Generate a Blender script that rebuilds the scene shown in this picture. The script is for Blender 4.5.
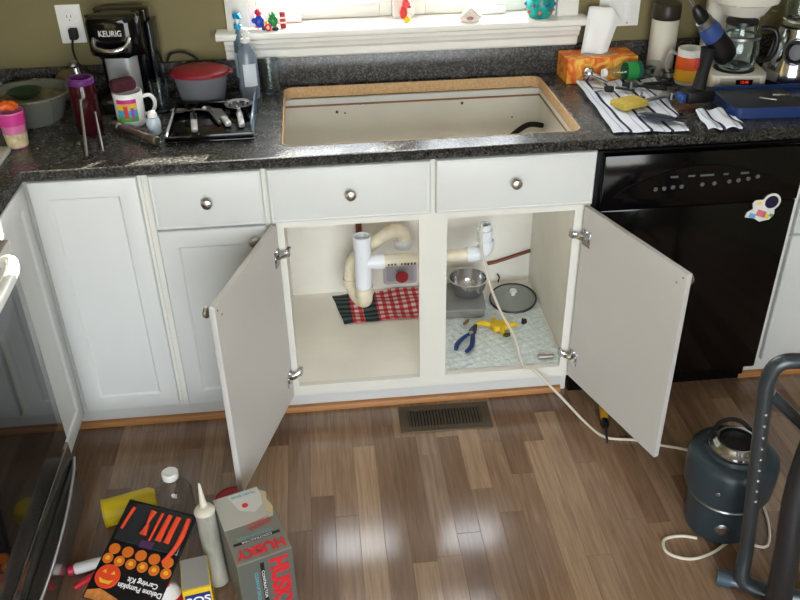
import bpy, bmesh, math, random
from mathutils import Vector, Matrix, Euler
for o in list(bpy.data.objects): bpy.data.objects.remove(o)
S = bpy.context.scene; COL = S.collection
random.seed(7)
R = math.radians; PI = math.pi
# ------------------------------------------------------------------ camera
CP = Vector((0.78382, -2.14042, 1.78037)); FPX = 852.8
CR = Vector((0.994659546, -0.101770714, -0.017178722)); CU = Vector((0.068304267, 0.524299810, 0.848789866)); CF = Vector((0.077375150, 0.845430323, -0.528451185))
cam = bpy.data.cameras.new('camera'); cam.sensor_width = 36; cam.lens = FPX / 800 * 36; cam.clip_start = .05
co = bpy.data.objects.new('camera', cam); COL.objects.link(co); S.camera = co
m = Matrix((CR, CU, -CF)).transposed().to_4x4(); m.translation = CP; co.matrix_world = m
def at(u, v, ax, val):
    """point where the line of sight of photo pixel (u, v) meets the plane axis = val"""
    d = CR * ((u - 400) / FPX) - CU * ((v - 300) / FPX) + CF
    return CP + d * ((val - CP[ax]) / d[ax])
# ------------------------------------------------------------------ light
W = bpy.data.worlds.new('world'); S.world = W; W.use_nodes = True
bg = W.node_tree.nodes['Background']; bg.inputs[0].default_value = (.90, .95, 1, 1); bg.inputs[1].default_value = 11.0
def lamp(name, kind, loc, rot, **k):
    l = bpy.data.lights.new(name, kind); o = bpy.data.objects.new(name, l); COL.objects.link(o)
    o.location = loc; o.rotation_euler = rot
    for a, b in k.items(): setattr(l, a, b)
    return l
sd = Vector((-.72, -1, -.358)).normalized()
sun = lamp('sun', 'SUN', (3, 4, 3), sd.to_track_quat('-Z', 'Y').to_euler(), energy=70.0, angle=R(.6), color=(1, .93, .8))
p1 = lamp('portal_kitchen_window', 'AREA', (1.07, .76, 1.58), (R(-90), 0, 0), shape='RECTANGLE', size=.98, size_y=.98); p1.cycles.is_portal = True
p2 = lamp('portal_added_rear_opening', 'AREA', (1.1, -3.66, 1.2), (R(90), 0, 0), shape='RECTANGLE', size=2.2, size_y=1.8); p2.cycles.is_portal = True  # portal at an unseen rear opening, added to bring daylight onto the cabinet fronts
vs = S.view_settings; vs.view_transform = 'Standard'; vs.look = 'None'; vs.gamma = 1; vs.use_curve_mapping = False; vs.exposure = -0.18
# ------------------------------------------------------------------ materials
def lin(c):
    return tuple((x / 255 / 12.92 if x / 255 <= .04045 else ((x / 255 + .055) / 1.055) ** 2.4) for x in c) + (1,)
MC = {}
def mat(name, col=(200, 200, 200), rough=.5, metal=0, trans=0, var=0, vscale=8, bump=0, bscale=60, spec=.5, coat=0, alpha=1, emit=0, ior=1.45, stretch=None):
    if name in MC: return MC[name]
    m = bpy.data.materials.new(name); m.use_nodes = True; n = m.node_tree.nodes; l = m.node_tree.links; b = n['Principled BSDF']
    c = lin(col); b.inputs['Base Color'].default_value = c; b.inputs['Roughness'].default_value = rough; b.inputs['Metallic'].default_value = metal
    b.inputs['Transmission Weight'].default_value = trans; b.inputs['Specular IOR Level'].default_value = spec; b.inputs['Coat Weight'].default_value = coat
    b.inputs['Alpha'].default_value = alpha; b.inputs['IOR'].default_value = ior
    if emit: b.inputs['Emission Color'].default_value = c; b.inputs['Emission Strength'].default_value = emit
    if var or bump:
        g = n.new('ShaderNodeTexCoord'); src = g.outputs['Object']
        if stretch:
            mp = n.new('ShaderNodeMapping'); mp.inputs['Scale'].default_value = stretch; l.new(src, mp.inputs[0]); src = mp.outputs[0]
    if var:
        t = n.new('ShaderNodeTexNoise'); t.inputs['Scale'].default_value = vscale; t.inputs['Detail'].default_value = 4; l.new(src, t.inputs['Vector'])
        r = n.new('ShaderNodeValToRGB'); e = r.color_ramp.elements
        e[0].position = .3; e[1].position = .7
        e[0].color = tuple(x * (1 - var) for x in c[:3]) + (1,); e[1].color = tuple(min(1, x * (1 + var)) for x in c[:3]) + (1,)
        l.new(t.outputs[0], r.inputs[0]); l.new(r.outputs[0], b.inputs['Base Color'])
    if bump:
        t = n.new('ShaderNodeTexNoise'); t.inputs['Scale'].default_value = bscale; t.inputs['Detail'].default_value = 3; l.new(src, t.inputs['Vector'])
        q = n.new('ShaderNodeBump'); q.inputs['Strength'].default_value = bump; q.inputs['Distance'].default_value = .003; l.new(t.outputs[0], q.inputs['Height']); l.new(q.outputs[0], b.inputs['Normal'])
    MC[name] = m; return m
def ramp_nodes(n, stops, interp='LINEAR'):
    r = n.new('ShaderNodeValToRGB'); r.color_ramp.interpolation = interp; e = r.color_ramp.elements
    while len(e) < len(stops): e.new(.5)
    for i, (p, c) in enumerate(stops): e[i].position = p; e[i].color = lin(c)
    return r
def mat_counter():
    m = mat('speckled_laminate', (50, 50, 50), .3); n = m.node_tree.nodes; l = m.node_tree.links; b = n['Principled BSDF']
    g = n.new('ShaderNodeTexCoord'); t = n.new('ShaderNodeTexNoise'); t.inputs['Scale'].default_value = 165; t.inputs['Detail'].default_value = 3
    l.new(g.outputs['Object'], t.inputs['Vector'])
    r = ramp_nodes(n, [(.35, (30, 30, 31)), (.48, (56, 56, 55)), (.58, (76, 74, 71)), (.69, (110, 106, 97))]); l.new(t.outputs[0], r.inputs[0]); l.new(r.outputs[0], b.inputs['Base Color'])
    t2 = n.new('ShaderNodeTexNoise'); t2.inputs['Scale'].default_value = 14; l.new(g.outputs['Object'], t2.inputs['Vector'])
    mr = n.new('ShaderNodeMapRange'); mr.inputs['To Min'].default_value = .24; mr.inputs['To Max'].default_value = .30; l.new(t2.outputs[0], mr.inputs[0]); l.new(mr.outputs[0], b.inputs['Roughness'])
    return m
def mat_plank():
    m = mat('laminate_plank', (120, 95, 75), .14, spec=.75); n = m.node_tree.nodes; l = m.node_tree.links; b = n['Principled BSDF']
    oi = n.new('ShaderNodeObjectInfo'); ge = n.new('ShaderNodeNewGeometry'); mp = n.new('ShaderNodeMapping'); mp.inputs['Scale'].default_value = (46, 2.6, 1)
    ad = n.new('ShaderNodeVectorMath'); ad.operation = 'ADD'; ml = n.new('ShaderNodeMath'); ml.operation = 'MULTIPLY'; ml.inputs[1].default_value = 37
    at_ = n.new('ShaderNodeAttribute'); at_.attribute_name = 'tone'
    sm = n.new('ShaderNodeMath'); sm.operation = 'ADD'; l.new(oi.outputs['Random'], sm.inputs[0]); l.new(at_.outputs['Fac'], sm.inputs[1])
    fr = n.new('ShaderNodeMath'); fr.operation = 'FRACT'; l.new(sm.outputs[0], fr.inputs[0])
    l.new(fr.outputs[0], ml.inputs[0]); l.new(ge.outputs['Position'], ad.inputs[0]); l.new(ml.outputs[0], ad.inputs[1]); l.new(ad.outputs[0], mp.inputs[0])
    t = n.new('ShaderNodeTexNoise'); t.inputs['Scale'].default_value = 2.2; t.inputs['Detail'].default_value = 5; t.inputs['Distortion'].default_value = .8; l.new(mp.outputs[0], t.inputs['Vector'])
    r1 = ramp_nodes(n, [(0, (126, 98, 77)), (.3, (144, 115, 92)), (.7, (159, 130, 105)), (1, (176, 147, 118))]); l.new(fr.outputs[0], r1.inputs[0])
    r2 = ramp_nodes(n, [(.25, (200, 197, 194)), (.5, (230, 228, 226)), (.75, (255, 255, 255))]); l.new(t.outputs[0], r2.inputs[0])
    mx = n.new('ShaderNodeMix'); mx.data_type = 'RGBA'; mx.blend_type = 'MULTIPLY'; mx.inputs[0].default_value = 1
    l.new(r1.outputs[0], mx.inputs[6]); l.new(r2.outputs[0], mx.inputs[7]); l.new(mx.outputs[2], b.inputs['Base Color'])
    q = n.new('ShaderNodeBump'); q.inputs['Strength'].default_value = .04; q.inputs['Distance'].default_value = .002; l.new(t.outputs[0], q.inputs['Height']); l.new(q.outputs[0], b.inputs['Normal'])
    return m
def mat_stripes(name, axis, stops, scale, base=(225, 228, 235), rough=.9):
    """printed bands: position along an object axis, repeated, through a stepped ramp"""
    m = mat(name, base, rough); n = m.node_tree.nodes; l = m.node_tree.links; b = n['Principled BSDF']
    g = n.new('ShaderNodeTexCoord'); s = n.new('ShaderNodeSeparateXYZ'); l.new(g.outputs['Object'], s.inputs[0])
    k = n.new('ShaderNodeMath'); k.operation = 'MULTIPLY'; k.inputs[1].default_value = scale; l.new(s.outputs[axis], k.inputs[0])
    f = n.new('ShaderNodeMath'); f.operation = 'FRACT'; l.new(k.outputs[0], f.inputs[0])
    r = ramp_nodes(n, stops, 'CONSTANT'); l.new(f.outputs[0], r.inputs[0]); l.new(r.outputs[0], b.inputs['Base Color'])
    t = n.new('ShaderNodeTexNoise'); t.inputs['Scale'].default_value = 250; l.new(g.outputs['Object'], t.inputs['Vector'])
    q = n.new('ShaderNodeBump'); q.inputs['Strength'].default_value = .3; q.inputs['Distance'].default_value = .002; l.new(t.outputs[0], q.inputs['Height']); l.new(q.outputs[0], b.inputs['Normal'])
    return m
def mat_check():
    m = mat('checked_cloth', (200, 60, 60), .95); n = m.node_tree.nodes; l = m.node_tree.links; b = n['Principled BSDF']
    g = n.new('ShaderNodeTexCoord'); s = n.new('ShaderNodeSeparateXYZ'); l.new(g.outputs['Object'], s.inputs[0])
    def sq(o, sc):
        k = n.new('ShaderNodeMath'); k.operation = 'MULTIPLY'; k.inputs[1].default_value = sc; l.new(o, k.inputs[0])
        f = n.new('ShaderNodeMath'); f.operation = 'FRACT'; l.new(k.outputs[0], f.inputs[0])
        q = n.new('ShaderNodeMath'); q.operation = 'GREATER_THAN'; q.inputs[1].default_value = .5; l.new(f.outputs[0], q.inputs[0]); return q.outputs[0]
    a = sq(s.outputs[0], 34); c = sq(s.outputs[1], 34)
    su = n.new('ShaderNodeMath'); su.operation = 'ADD'; l.new(a, su.inputs[0]); l.new(c, su.inputs[1])
    hf = n.new('ShaderNodeMath'); hf.operation = 'MULTIPLY'; hf.inputs[1].default_value = .5; l.new(su.outputs[0], hf.inputs[0])
    r = ramp_nodes(n, [(0, (190, 30, 42)), (.3, (205, 100, 104)), (.8, (232, 218, 212))], 'CONSTANT'); l.new(hf.outputs[0], r.inputs[0])
    dk = ramp_nodes(n, [(0, (30, 42, 44)), (.3, (52, 66, 66)), (.8, (78, 92, 90))], 'CONSTANT'); l.new(c, dk.inputs[0])
    # dark bands near the end of the cloth
    bn = ramp_nodes(n, [(0, (255, 255, 255)), (.16, (0, 0, 0)), (.27, (255, 255, 255)), (.40, (0, 0, 0))], 'CONSTANT')
    k = n.new('ShaderNodeMath'); k.operation = 'MULTIPLY'; k.inputs[1].default_value = 2.6; l.new(s.outputs[0], k.inputs[0]); l.new(k.outputs[0], bn.inputs[0])
    mx = n.new('ShaderNodeMix'); mx.data_type = 'RGBA'; l.new(bn.outputs[0], mx.inputs[0]); l.new(r.outputs[0], mx.inputs[6]); l.new(dk.outputs[0], mx.inputs[7]); l.new(mx.outputs[2], b.inputs['Base Color'])
    return m
mat_counter(); mat_plank(); mat_check()
mat('white_paint', (216, 218, 216), .38, var=.03, vscale=3, bump=.03)
mat('cabinet_frame', (224, 223, 214), .45, var=.02, vscale=3)
mat('door_inner', (206, 204, 200), .42, var=.02, vscale=4)
mat('interior_panel', (232, 229, 218), .6, var=.05, vscale=5)
mat('cabinet_deck', (238, 233, 222), .55, var=.05, vscale=6)
mat('trim_white', (232, 230, 222), .4)
mat('olive_wall', (124, 115, 80), .85, var=.03, vscale=4, bump=.05, bscale=200)
mat('ceiling_white', (235, 233, 226), .9)
mat('oak', (176, 122, 70), .5, var=.18, vscale=12, stretch=(1, 14, 14))
mat('particle_board', (204, 168, 124), .8, var=.15, vscale=120)
mat('raw_edge', (150, 110, 74), .8)
mat('chrome', (205, 205, 208), .16, 1)
mat('brushed_nickel', (176, 170, 160), .3, 1)
mat('steel', (165, 165, 165), .35, 1)
mat('dark_steel', (70, 70, 72), .4, .8)
mat('black_gloss', (6, 6, 8), .12)
mat('black_plastic', (16, 16, 18), .35)
mat('black_rubber', (14, 14, 15), .7)
mat('oven_glass', (10, 13, 15), .05, spec=.8)
mat('oven_frame', (60, 55, 50), .25, .6)
mat('white_plastic', (232, 232, 228), .35)
mat('cream_plastic', (218, 214, 202), .4, var=.04)
mat('pvc_new', (232, 236, 240), .3)
mat('pvc_old', (228, 217, 192), .4, var=.1, vscale=30)
mat('glass', (235, 245, 245), .03, trans=1)
mat('clear_plastic', (225, 232, 236), .12, trans=.85)
def facing(n, l, lo, hi):
    w = n.new('ShaderNodeLayerWeight'); w.inputs[0].default_value = .5; p = n.new('ShaderNodeMath'); p.operation = 'POWER'; p.inputs[1].default_value = 3; l.new(w.outputs['Facing'], p.inputs[0])
    k = n.new('ShaderNodeMapRange'); k.inputs['To Min'].default_value = lo; k.inputs['To Max'].default_value = hi; l.new(p.outputs[0], k.inputs[0]); return k.outputs[0]
def mat_pane():
    m = mat('pane_glass', (255, 255, 255), 0); n = m.node_tree.nodes; l = m.node_tree.links
    tr = n.new('ShaderNodeBsdfTransparent'); gl = n.new('ShaderNodeBsdfGlossy'); gl.inputs['Roughness'].default_value = 0; mx = n.new('ShaderNodeMixShader')
    l.new(facing(n, l, .03, .5), mx.inputs[0]); l.new(tr.outputs[0], mx.inputs[1]); l.new(gl.outputs[0], mx.inputs[2]); l.new(mx.outputs[0], n['Material Output'].inputs[0])
mat_pane()
mat('white_paper', (240, 240, 240), .9)
def mat_thin(name, tint, f=.5):
    m = mat(name, tint, 0); n = m.node_tree.nodes; l = m.node_tree.links
    tr = n.new('ShaderNodeBsdfTransparent'); tr.inputs[0].default_value = lin(tint); gl = n.new('ShaderNodeBsdfGlossy'); gl.inputs['Roughness'].default_value = .08; mx = n.new('ShaderNodeMixShader')
    l.new(facing(n, l, .05, f), mx.inputs[0]); l.new(tr.outputs[0], mx.inputs[1]); l.new(gl.outputs[0], mx.inputs[2]); l.new(mx.outputs[0], n['Material Output'].inputs[0])
mat_thin('thin_clear', (236, 239, 240), .55)
mat('copper', (122, 66, 44), .45, .5)
mat('bronze', (92, 84, 60), .45, .7)
# ------------------------------------------------------------------ mesh helpers
class B:
    def __init__(s): s.bm = bmesh.new()
    def _add(s, verts, faces, M=None):
        vs = [s.bm.verts.new(M @ Vector(v) if M else v) for v in verts]
        out = []
        for f in faces:
            try: out.append(s.bm.faces.new([vs[i] for i in f]))
            except ValueError: pass
        return vs, out
    def box(s, x0, x1, y0, y1, z0, z1, bev=0, seg=2, M=None):
        v = [(x0, y0, z0), (x1, y0, z0), (x1, y1, z0), (x0, y1, z0), (x0, y0, z1), (x1, y0, z1), (x1, y1, z1), (x0, y1, z1)]
        vs, fs = s._add(v, [(3, 2, 1, 0), (4, 5, 6, 7), (0, 1, 5, 4), (1, 2, 6, 5), (2, 3, 7, 6), (3, 0, 4, 7)], M)
        if bev:
            es = list({e for f in fs for e in f.edges}); bmesh.ops.bevel(s.bm, geom=es, offset=bev, segments=seg, profile=.5, affect='EDGES')
        return s
    def lathe(s, prof, loc=(0, 0, 0), seg=28, M=None, sx=1, sy=1):
        T = Matrix.Translation(loc)
        if M: T = T @ M
        verts = []; idx = []
        for r, z in prof:
            if r < 1e-6: idx.append([len(verts)]); verts.append((0, 0, z))
            else:
                idx.append(list(range(len(verts), len(verts) + seg)))
                verts += [(r * sx * math.cos(2 * PI * k / seg), r * sy * math.sin(2 * PI * k / seg), z) for k in range(seg)]
        fs = []
        for a, b in zip(idx[:-1], idx[1:]):
            for k in range(seg):
                q = [a[k % len(a)], a[(k + 1) % len(a)], b[(k + 1) % len(b)], b[k % len(b)]]
                q2 = []
                for i in q:
                    if i not in q2: q2.append(i)
                if len(q2) > 2: fs.append(q2)
        s._add(verts, fs, T); return s
    def tube(s, pts, r, seg=12, smooth=0, caps=True, flat=1.0):
        P = [Vector(p) for p in pts]; rr = list(r) if isinstance(r, (list, tuple)) else [r] * len(P)
        if smooth:
            Q = []; RR = []
            for i in range(len(P) - 1):
                a = P[max(i - 1, 0)]; b = P[i]; c = P[i + 1]; d = P[min(i + 2, len(P) - 1)]
                for k in range(smooth):
                    t = k / smooth
                    Q.append(.5 * ((2 * b) + (c - a) * t + (2 * a - 5 * b + 4 * c - d) * t * t + (3 * b - a - 3 * c + d) * t ** 3)); RR.append(rr[i] + (rr[i + 1] - rr[i]) * t)
            Q.append(P[-1]); RR.append(rr[-1]); P, rr = Q, RR
        verts = []; up = None
        for i, p in enumerate(P):
            t = (P[min(i + 1, len(P) - 1)] - P[max(i - 1, 0)]).normalized()
            if up is None: up = Vector((0, 0, 1)) if abs(t.z) < .9 else Vector((1, 0, 0))
            n = (up - t * up.dot(t)).normalized(); up = n; bb = t.cross(n)
            verts += [tuple(p + (n * math.cos(2 * PI * k / seg) * flat + bb * math.sin(2 * PI * k / seg)) * rr[i]) for k in range(seg)]
        fs = [(i * seg + k, i * seg + (k + 1) % seg, (i + 1) * seg + (k + 1) % seg, (i + 1) * seg + k) for i in range(len(P) - 1) for k in range(seg)]
        if caps: fs += [tuple(range(seg - 1, -1, -1)), tuple(range((len(P) - 1) * seg, len(P) * seg))]
        s._add(verts, fs); return s
    def prism(s, poly, z0, z1, M=None, bev=0):
        n = len(poly); v = [(x, y, z0) for x, y in poly] + [(x, y, z1) for x, y in poly]
        vs, fs = s._add(v, [tuple(range(n - 1, -1, -1)), tuple(range(n, 2 * n))] + [(k, (k + 1) % n, n + (k + 1) % n, n + k) for k in range(n)], M)
        if bev: bmesh.ops.bevel(s.bm, geom=list({e for f in fs[:2] for e in f.edges}), offset=bev, segments=2, profile=.5, affect='EDGES')
        return s
    def ball(s, c, rx, ry=None, rz=None, seg=16, M=None):
        ry = ry or rx; rz = rz or rx; k = 9
        return s.lathe([(math.sin(PI * i / k), -math.cos(PI * i / k)) for i in range(k + 1)], (0, 0, 0), seg, Matrix.Translation(c) @ (M or Matrix()) @ Matrix.Diagonal((rx, ry, rz, 1)))
    def grid(s, fn, nu, nv, th=0):
        P = [[Vector(fn(i / nu, j / nv)) for i in range(nu + 1)] for j in range(nv + 1)]
        verts = [tuple(p) for row in P for p in row]; w = nu + 1
        fs = [(j * w + i, j * w + i + 1, (j + 1) * w + i + 1, (j + 1) * w + i) for j in range(nv) for i in range(nu)]
        if th:
            N = len(verts); verts += [(x, y, z - th) for x, y, z in verts]
            fs += [tuple(N + k for k in reversed(f)) for f in fs[:]]
            ring = [i for i in range(w)] + [j * w + nu for j in range(1, nv + 1)] + [nv * w + i for i in range(nu - 1, -1, -1)] + [j * w for j in range(nv - 1, 0, -1)]
            fs += [(ring[k], N + ring[k], N + ring[(k + 1) % len(ring)], ring[(k + 1) % len(ring)]) for k in range(len(ring))]
        s._add(verts, fs); return s
    def rings(s, w, h, steps, y0=0, back=None):
        """rectangular panel in XZ from (0,0) to (w,h): nested rectangles (inset, depth); front faces -Y"""
        verts = []; fs = []
        for ins, d in steps: verts += [(ins, y0 + d, ins), (w - ins, y0 + d, ins), (w - ins, y0 + d, h - ins), (ins, y0 + d, h - ins)]
        for i in range(len(steps) - 1):
            for k in range(4): fs.append((i * 4 + k, i * 4 + (k + 1) % 4, i * 4 + 4 + (k + 1) % 4, i * 4 + 4 + k))
        n = len(steps) - 1; fs.append(tuple(n * 4 + k for k in range(4)))
        if back is not None:
            N = len(verts); verts += [(0, back, 0), (w, back, 0), (w, back, h), (0, back, h)]
            fs += [(k, N + k, N + (k + 1) % 4, (k + 1) % 4) for k in range(4)] + [(N + 3, N + 2, N + 1, N)]
        s._add(verts, fs); return s
def obj(name, b, material, parent=None, kind=None, loc=None, rot=None, smooth=True):
    bmesh.ops.recalc_face_normals(b.bm, faces=b.bm.faces[:])
    for f in b.bm.faces: f.smooth = smooth
    for e in b.bm.edges:
        if len(e.link_faces) == 2 and e.calc_face_angle(0) > R(38): e.smooth = False
    me = bpy.data.meshes.new(name); b.bm.to_mesh(me); b.bm.free()
    me.materials.append(MC[material] if isinstance(material, str) else material)
    o = bpy.data.objects.new(name, me); COL.objects.link(o)
    if parent: o.parent = parent
    if kind: o['kind'] = kind
    if loc: o.location = loc
    if rot: o.rotation_euler = rot
    return o
def tag(o, label, cat, group=None):
    o['label'] = label; o['category'] = cat
    if group: o['group'] = group
    return o
def thing(name, label, cat, loc=(0, 0, 0), rz=0, group=None, rot=None):
    o = bpy.data.objects.new(name, None); COL.objects.link(o); o.empty_display_size = .05
    o.location = loc; o.rotation_euler = rot or (0, 0, rz); return tag(o, label, cat, group)
def lab(o, t): o['label'] = t; return o
def text(name, body, size, material, parent, loc, rot, depth=.0004, sx=1, bold=0):
    c = bpy.data.curves.new(name, 'FONT'); c.body = body; c.size = size; c.extrude = depth; c.align_x = 'CENTER'; c.align_y = 'CENTER'; c.offset = bold; c.resolution_u = 3
    t = bpy.data.objects.new(name, c); COL.objects.link(t)
    me = bpy.data.meshes.new_from_object(t.evaluated_get(bpy.context.evaluated_depsgraph_get())); bpy.data.objects.remove(t)
    me.materials.clear(); me.materials.append(MC[material]); o = bpy.data.objects.new(name, me); COL.objects.link(o)
    o.parent = parent; o.location = loc; o.rotation_euler = rot; o.scale = (sx, 1, 1); return o
def cyl(r, z0, z1, b=0):
    return [(0, z0), (r - b, z0), (r, z0 + b), (r, z1 - b), (r - b, z1), (0, z1)] if b else [(0, z0), (r, z0), (r, z1), (0, z1)]
def along(a, b):
    """matrix taking local +Z (unit) onto a->b with origin a"""
    d = Vector(b) - Vector(a); return Matrix.Translation(a) @ d.to_track_quat('Z', 'Y').to_matrix().to_4x4()
ZC = .9144; YW = .617; DECK = .135
# ================================================================== SETTING
XL, XR, YR, ZT = -.64, 3.2, -3.6, 2.44
fl = obj('floor', B().box(XL - .1, XR + .1, YR - .1, YW + .12, -.06, -.0042), mat('floor_base', (96, 76, 60), .6), kind='structure')
# planks: strips run towards the window wall, random lengths, recessed joints
PW = .066; planks = []
k = 0; x = XL
while x < XR:
    y = YR - random.uniform(0, .5)
    while y < YW:
        L = random.choice((.3, .4, .5, .6, .72)); planks.append((x, y, L)); y += L
    x += PW
def seen(p):
    q = Vector((p[0] + PW / 2, p[1] + p[2] / 2, 0)) - CP; zz = q.dot(CF)
    if zz < .3: return False
    u = 400 + FPX * q.dot(CR) / zz; v = 300 - FPX * q.dot(CU) / zz
    return -60 < u < 860 and 340 < v < 680 and p[1] < .06
near = sorted([p for p in planks if seen(p)], key=lambda p: (Vector((p[0], p[1] + p[2] / 2, 0)) - CP).length)[:298]
ns = set(near); PM = {}
def plank_b(b, x0, y0, L):
    e = .0002; t = .0005
    v = [(x0 + e, y0 + e, -.004), (x0 + PW - e, y0 + e, -.004), (x0 + PW - e, y0 + L - e, -.004), (x0 + e, y0 + L - e, -.004),
         (x0 + e, y0 + e, -t), (x0 + PW - e, y0 + e, -t), (x0 + PW - e, y0 + L - e, -t), (x0 + e, y0 + L - e, -t),
         (x0 + e + t, y0 + e + t, 0), (x0 + PW - e - t, y0 + e + t, 0), (x0 + PW - e - t, y0 + L - e - t, 0), (x0 + e + t, y0 + L - e - t, 0)]
    return b._add(v, [(0, 1, 5, 4), (1, 2, 6, 5), (2, 3, 7, 6), (3, 0, 4, 7), (4, 5, 9, 8), (5, 6, 10, 9), (6, 7, 11, 10), (7, 4, 8, 11), (8, 9, 10, 11)])
for (x, y, L) in near:
    if L not in PM: b = B(); plank_b(b, 0, 0, L); o = obj('plank', b, 'laminate_plank', fl, smooth=False); PM[L] = o.data
    else: o = bpy.data.objects.new('plank', PM[L]); COL.objects.link(o); o.parent = fl
    o.location = (x, y, 0)
b = B(); lay = b.bm.faces.layers.float.new('tone')
for p in planks:
    if p not in ns:
        _, f = plank_b(b, *p); tn = random.random()
        for q in f: q[lay] = tn
obj('planks_beyond', b, 'laminate_plank', fl, kind='stuff', smooth=False)
# walls
WX0, WX1, WZ0, WZ1 = .582, 1.558, 1.085, 2.07
def struct(name, b, m): return obj(name, b, m, kind='structure', smooth=False)
b = B(); b.box(XL, WX0, YW, YW + .13, 0, ZT); b.box(WX1, XR, YW, YW + .13, 0, ZT); b.box(WX0, WX1, YW, YW + .13, 0, WZ0); b.box(WX0, WX1, YW, YW + .13, WZ1, ZT); struct('wall_back', b, 'olive_wall')
struct('wall_left', B().box(XL - .1, XL, YR, YW + .13, 0, ZT), 'olive_wall')
struct('wall_right', B().box(XR, XR + .1, YR, YW + .13, 0, ZT), 'olive_wall')
b = B(); b.box(XL, 0, YR - .1, YR, 0, ZT); b.box(2.2, XR, YR - .1, YR, 0, ZT); b.box(0, 2.2, YR - .1, YR, 2.1, ZT); b.box(0, 2.2, YR - .1, YR, 0, .3); struct('wall_rear', b, 'olive_wall')  # opening in this unseen wall is added, sized to balance the room light
struct('ceiling', B().box(XL - .1, XR + .1, YR - .1, YW + .13, ZT, ZT + .1), 'ceiling_white')
g = tag(obj('patio_ground', B().box(-12, 14, YW + .2, 20, -.3, -.1), mat('pale_concrete', (205, 205, 200), .9)), 'pale bright ground outside the window', 'ground'); g['kind'] = 'structure'
g = tag(obj('patio_ground', B().box(-12, 14, -18, YR - .15, -.3, -.1), 'pale_concrete'), 'pale bright ground behind the viewer outside', 'ground'); g['kind'] = 'structure'
# window: casing, stool, apron, two casement sashes
win = bpy.data.objects.new('window_1', None); COL.objects.link(win); win['kind'] = 'structure'; win.location = (1.07, YW, 1.095)
def wpart(name, b, m='trim_white'):
    o = obj(name, b, m, win); o.location = (-1.07, -YW, -1.095); return o
wpart('casing', B().box(WX0 - .07, WX0, YW - .018, YW, 1.098, WZ1 + .07, .003)); wpart('casing', B().box(WX1, WX1 + .07, YW - .018, YW, 1.098, WZ1 + .07, .003)); wpart('casing', B().box(WX0, WX1, YW - .018, YW, WZ1, WZ1 + .07, .003))
pf = [(.548, 1.080), (.546, 1.087), (.548, 1.096), (.553, 1.099), (.745, 1.099), (.745, 1.0745), (.560, 1.0745)]
YZ = Matrix(((0, 0, 1, 0), (1, 0, 0, 0), (0, 1, 0, 0), (0, 0, 0, 1)))
wpart('stool', B().prism(pf, .478, 1.652, YZ))
ap = [(.565, 1.0745), (.566, 1.062), (.574, 1.055), (.576, 1.045), (.590, 1.034), (.592, 1.012), (.598, 1.006), (YW, 1.006), (YW, 1.0745)]
wpart('apron', B().prism(ap, .500, 1.630, YZ))
wpart('jamb', B().box(WX0, WX0 + .018, YW, .75, 1.099, WZ1)); wpart('jamb', B().box(WX1 - .018, WX1, YW, .75, 1.099, WZ1)); wpart('jamb', B().box(WX0 + .018, WX1 - .018, YW, .75, WZ1 - .018, WZ1))
wpart('mullion', B().box(1.035, 1.105, .655, .75, 1.099, WZ1 - .018, .004))
for a, c in ((WX0 + .018, 1.035), (1.105, WX1 - .018)):
    b = B(); b.box(a, a + .04, .69, .735, 1.1, WZ1 - .018, .004); b.box(c - .04, c, .69, .735, 1.1, WZ1 - .018, .004); b.box(a + .04, c - .04, .69, .735, 1.1, 1.145, .004); b.box(a + .04, c - .04, .69, .735, 2.0, WZ1 - .018, .004)
    s_ = wpart('sash', b); obj('pane', B().box(a + .04, c - .04, .71, .714, 1.145, 2.0), 'pane_glass', s_)
    q = .70 if a < 1 else 1.36
    b = B(); b.box(q - .045, q + .045, .655, .69, 1.099, 1.122, .006); b.tube([(q, .66, 1.122), (q - .005, .652, 1.135), (q - .04, .645, 1.15), (q - .07, .64, 1.165)], [.008, .008, .006, .006], 8, 4); b.ball((q - .073, .639, 1.168), .009); wpart('crank_handle', b, 'white_plastic')
# oak strips on the floor
def trim(name, b): return obj(name, b, 'oak', kind='structure')
qr = [(.0585, 0), (.0585, .010), (.063, .017), (.071, .0195), (.0745, .0195), (.0745, 0)]
trim('trim_1', B().prism(qr, -.06, 1.518, YZ)); 
XZ = Matrix(((1, 0, 0, 0), (0, 0, -1, 0), (0, 1, 0, 0), (0, 0, 0, 1)))
trim('trim_2', B().prism(qr, 2.135, 3.19, YZ))
# ================================================================== CABINETS
FR = .019
def front(w, h, panel=True):
    st = [(0, .004), (.0015, .0015), (.004, 0)]
    if panel: st += [(.050, 0), (.056, .005), (.064, .005), (.088, .0005), (.092, 0)]
    else: st += [(.0065, 0), (.0085, .0012), (.011, 0)]
    return B().rings(w, h, st, 0, .018)
def knob_b(): return B().lathe([(0, 0), (.007, 0), (.0055, .006), (.006, .013), (.0145, .018), (.0155, .022), (.013, .027), (.006, .0295), (0, .030)], (0, 0, 0), 20, Matrix.Rotation(R(90), 4, 'X'))
def slot_b(): return B().box(-.0025, .0025, -.0305, -.0285, -.012, .012)
def knob(parent, x, z, y=0, flip=False):
    o = obj('knob', knob_b(), 'brushed_nickel', parent, loc=(x, y, z), rot=(0, 0, PI if flip else 0)); return o
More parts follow.
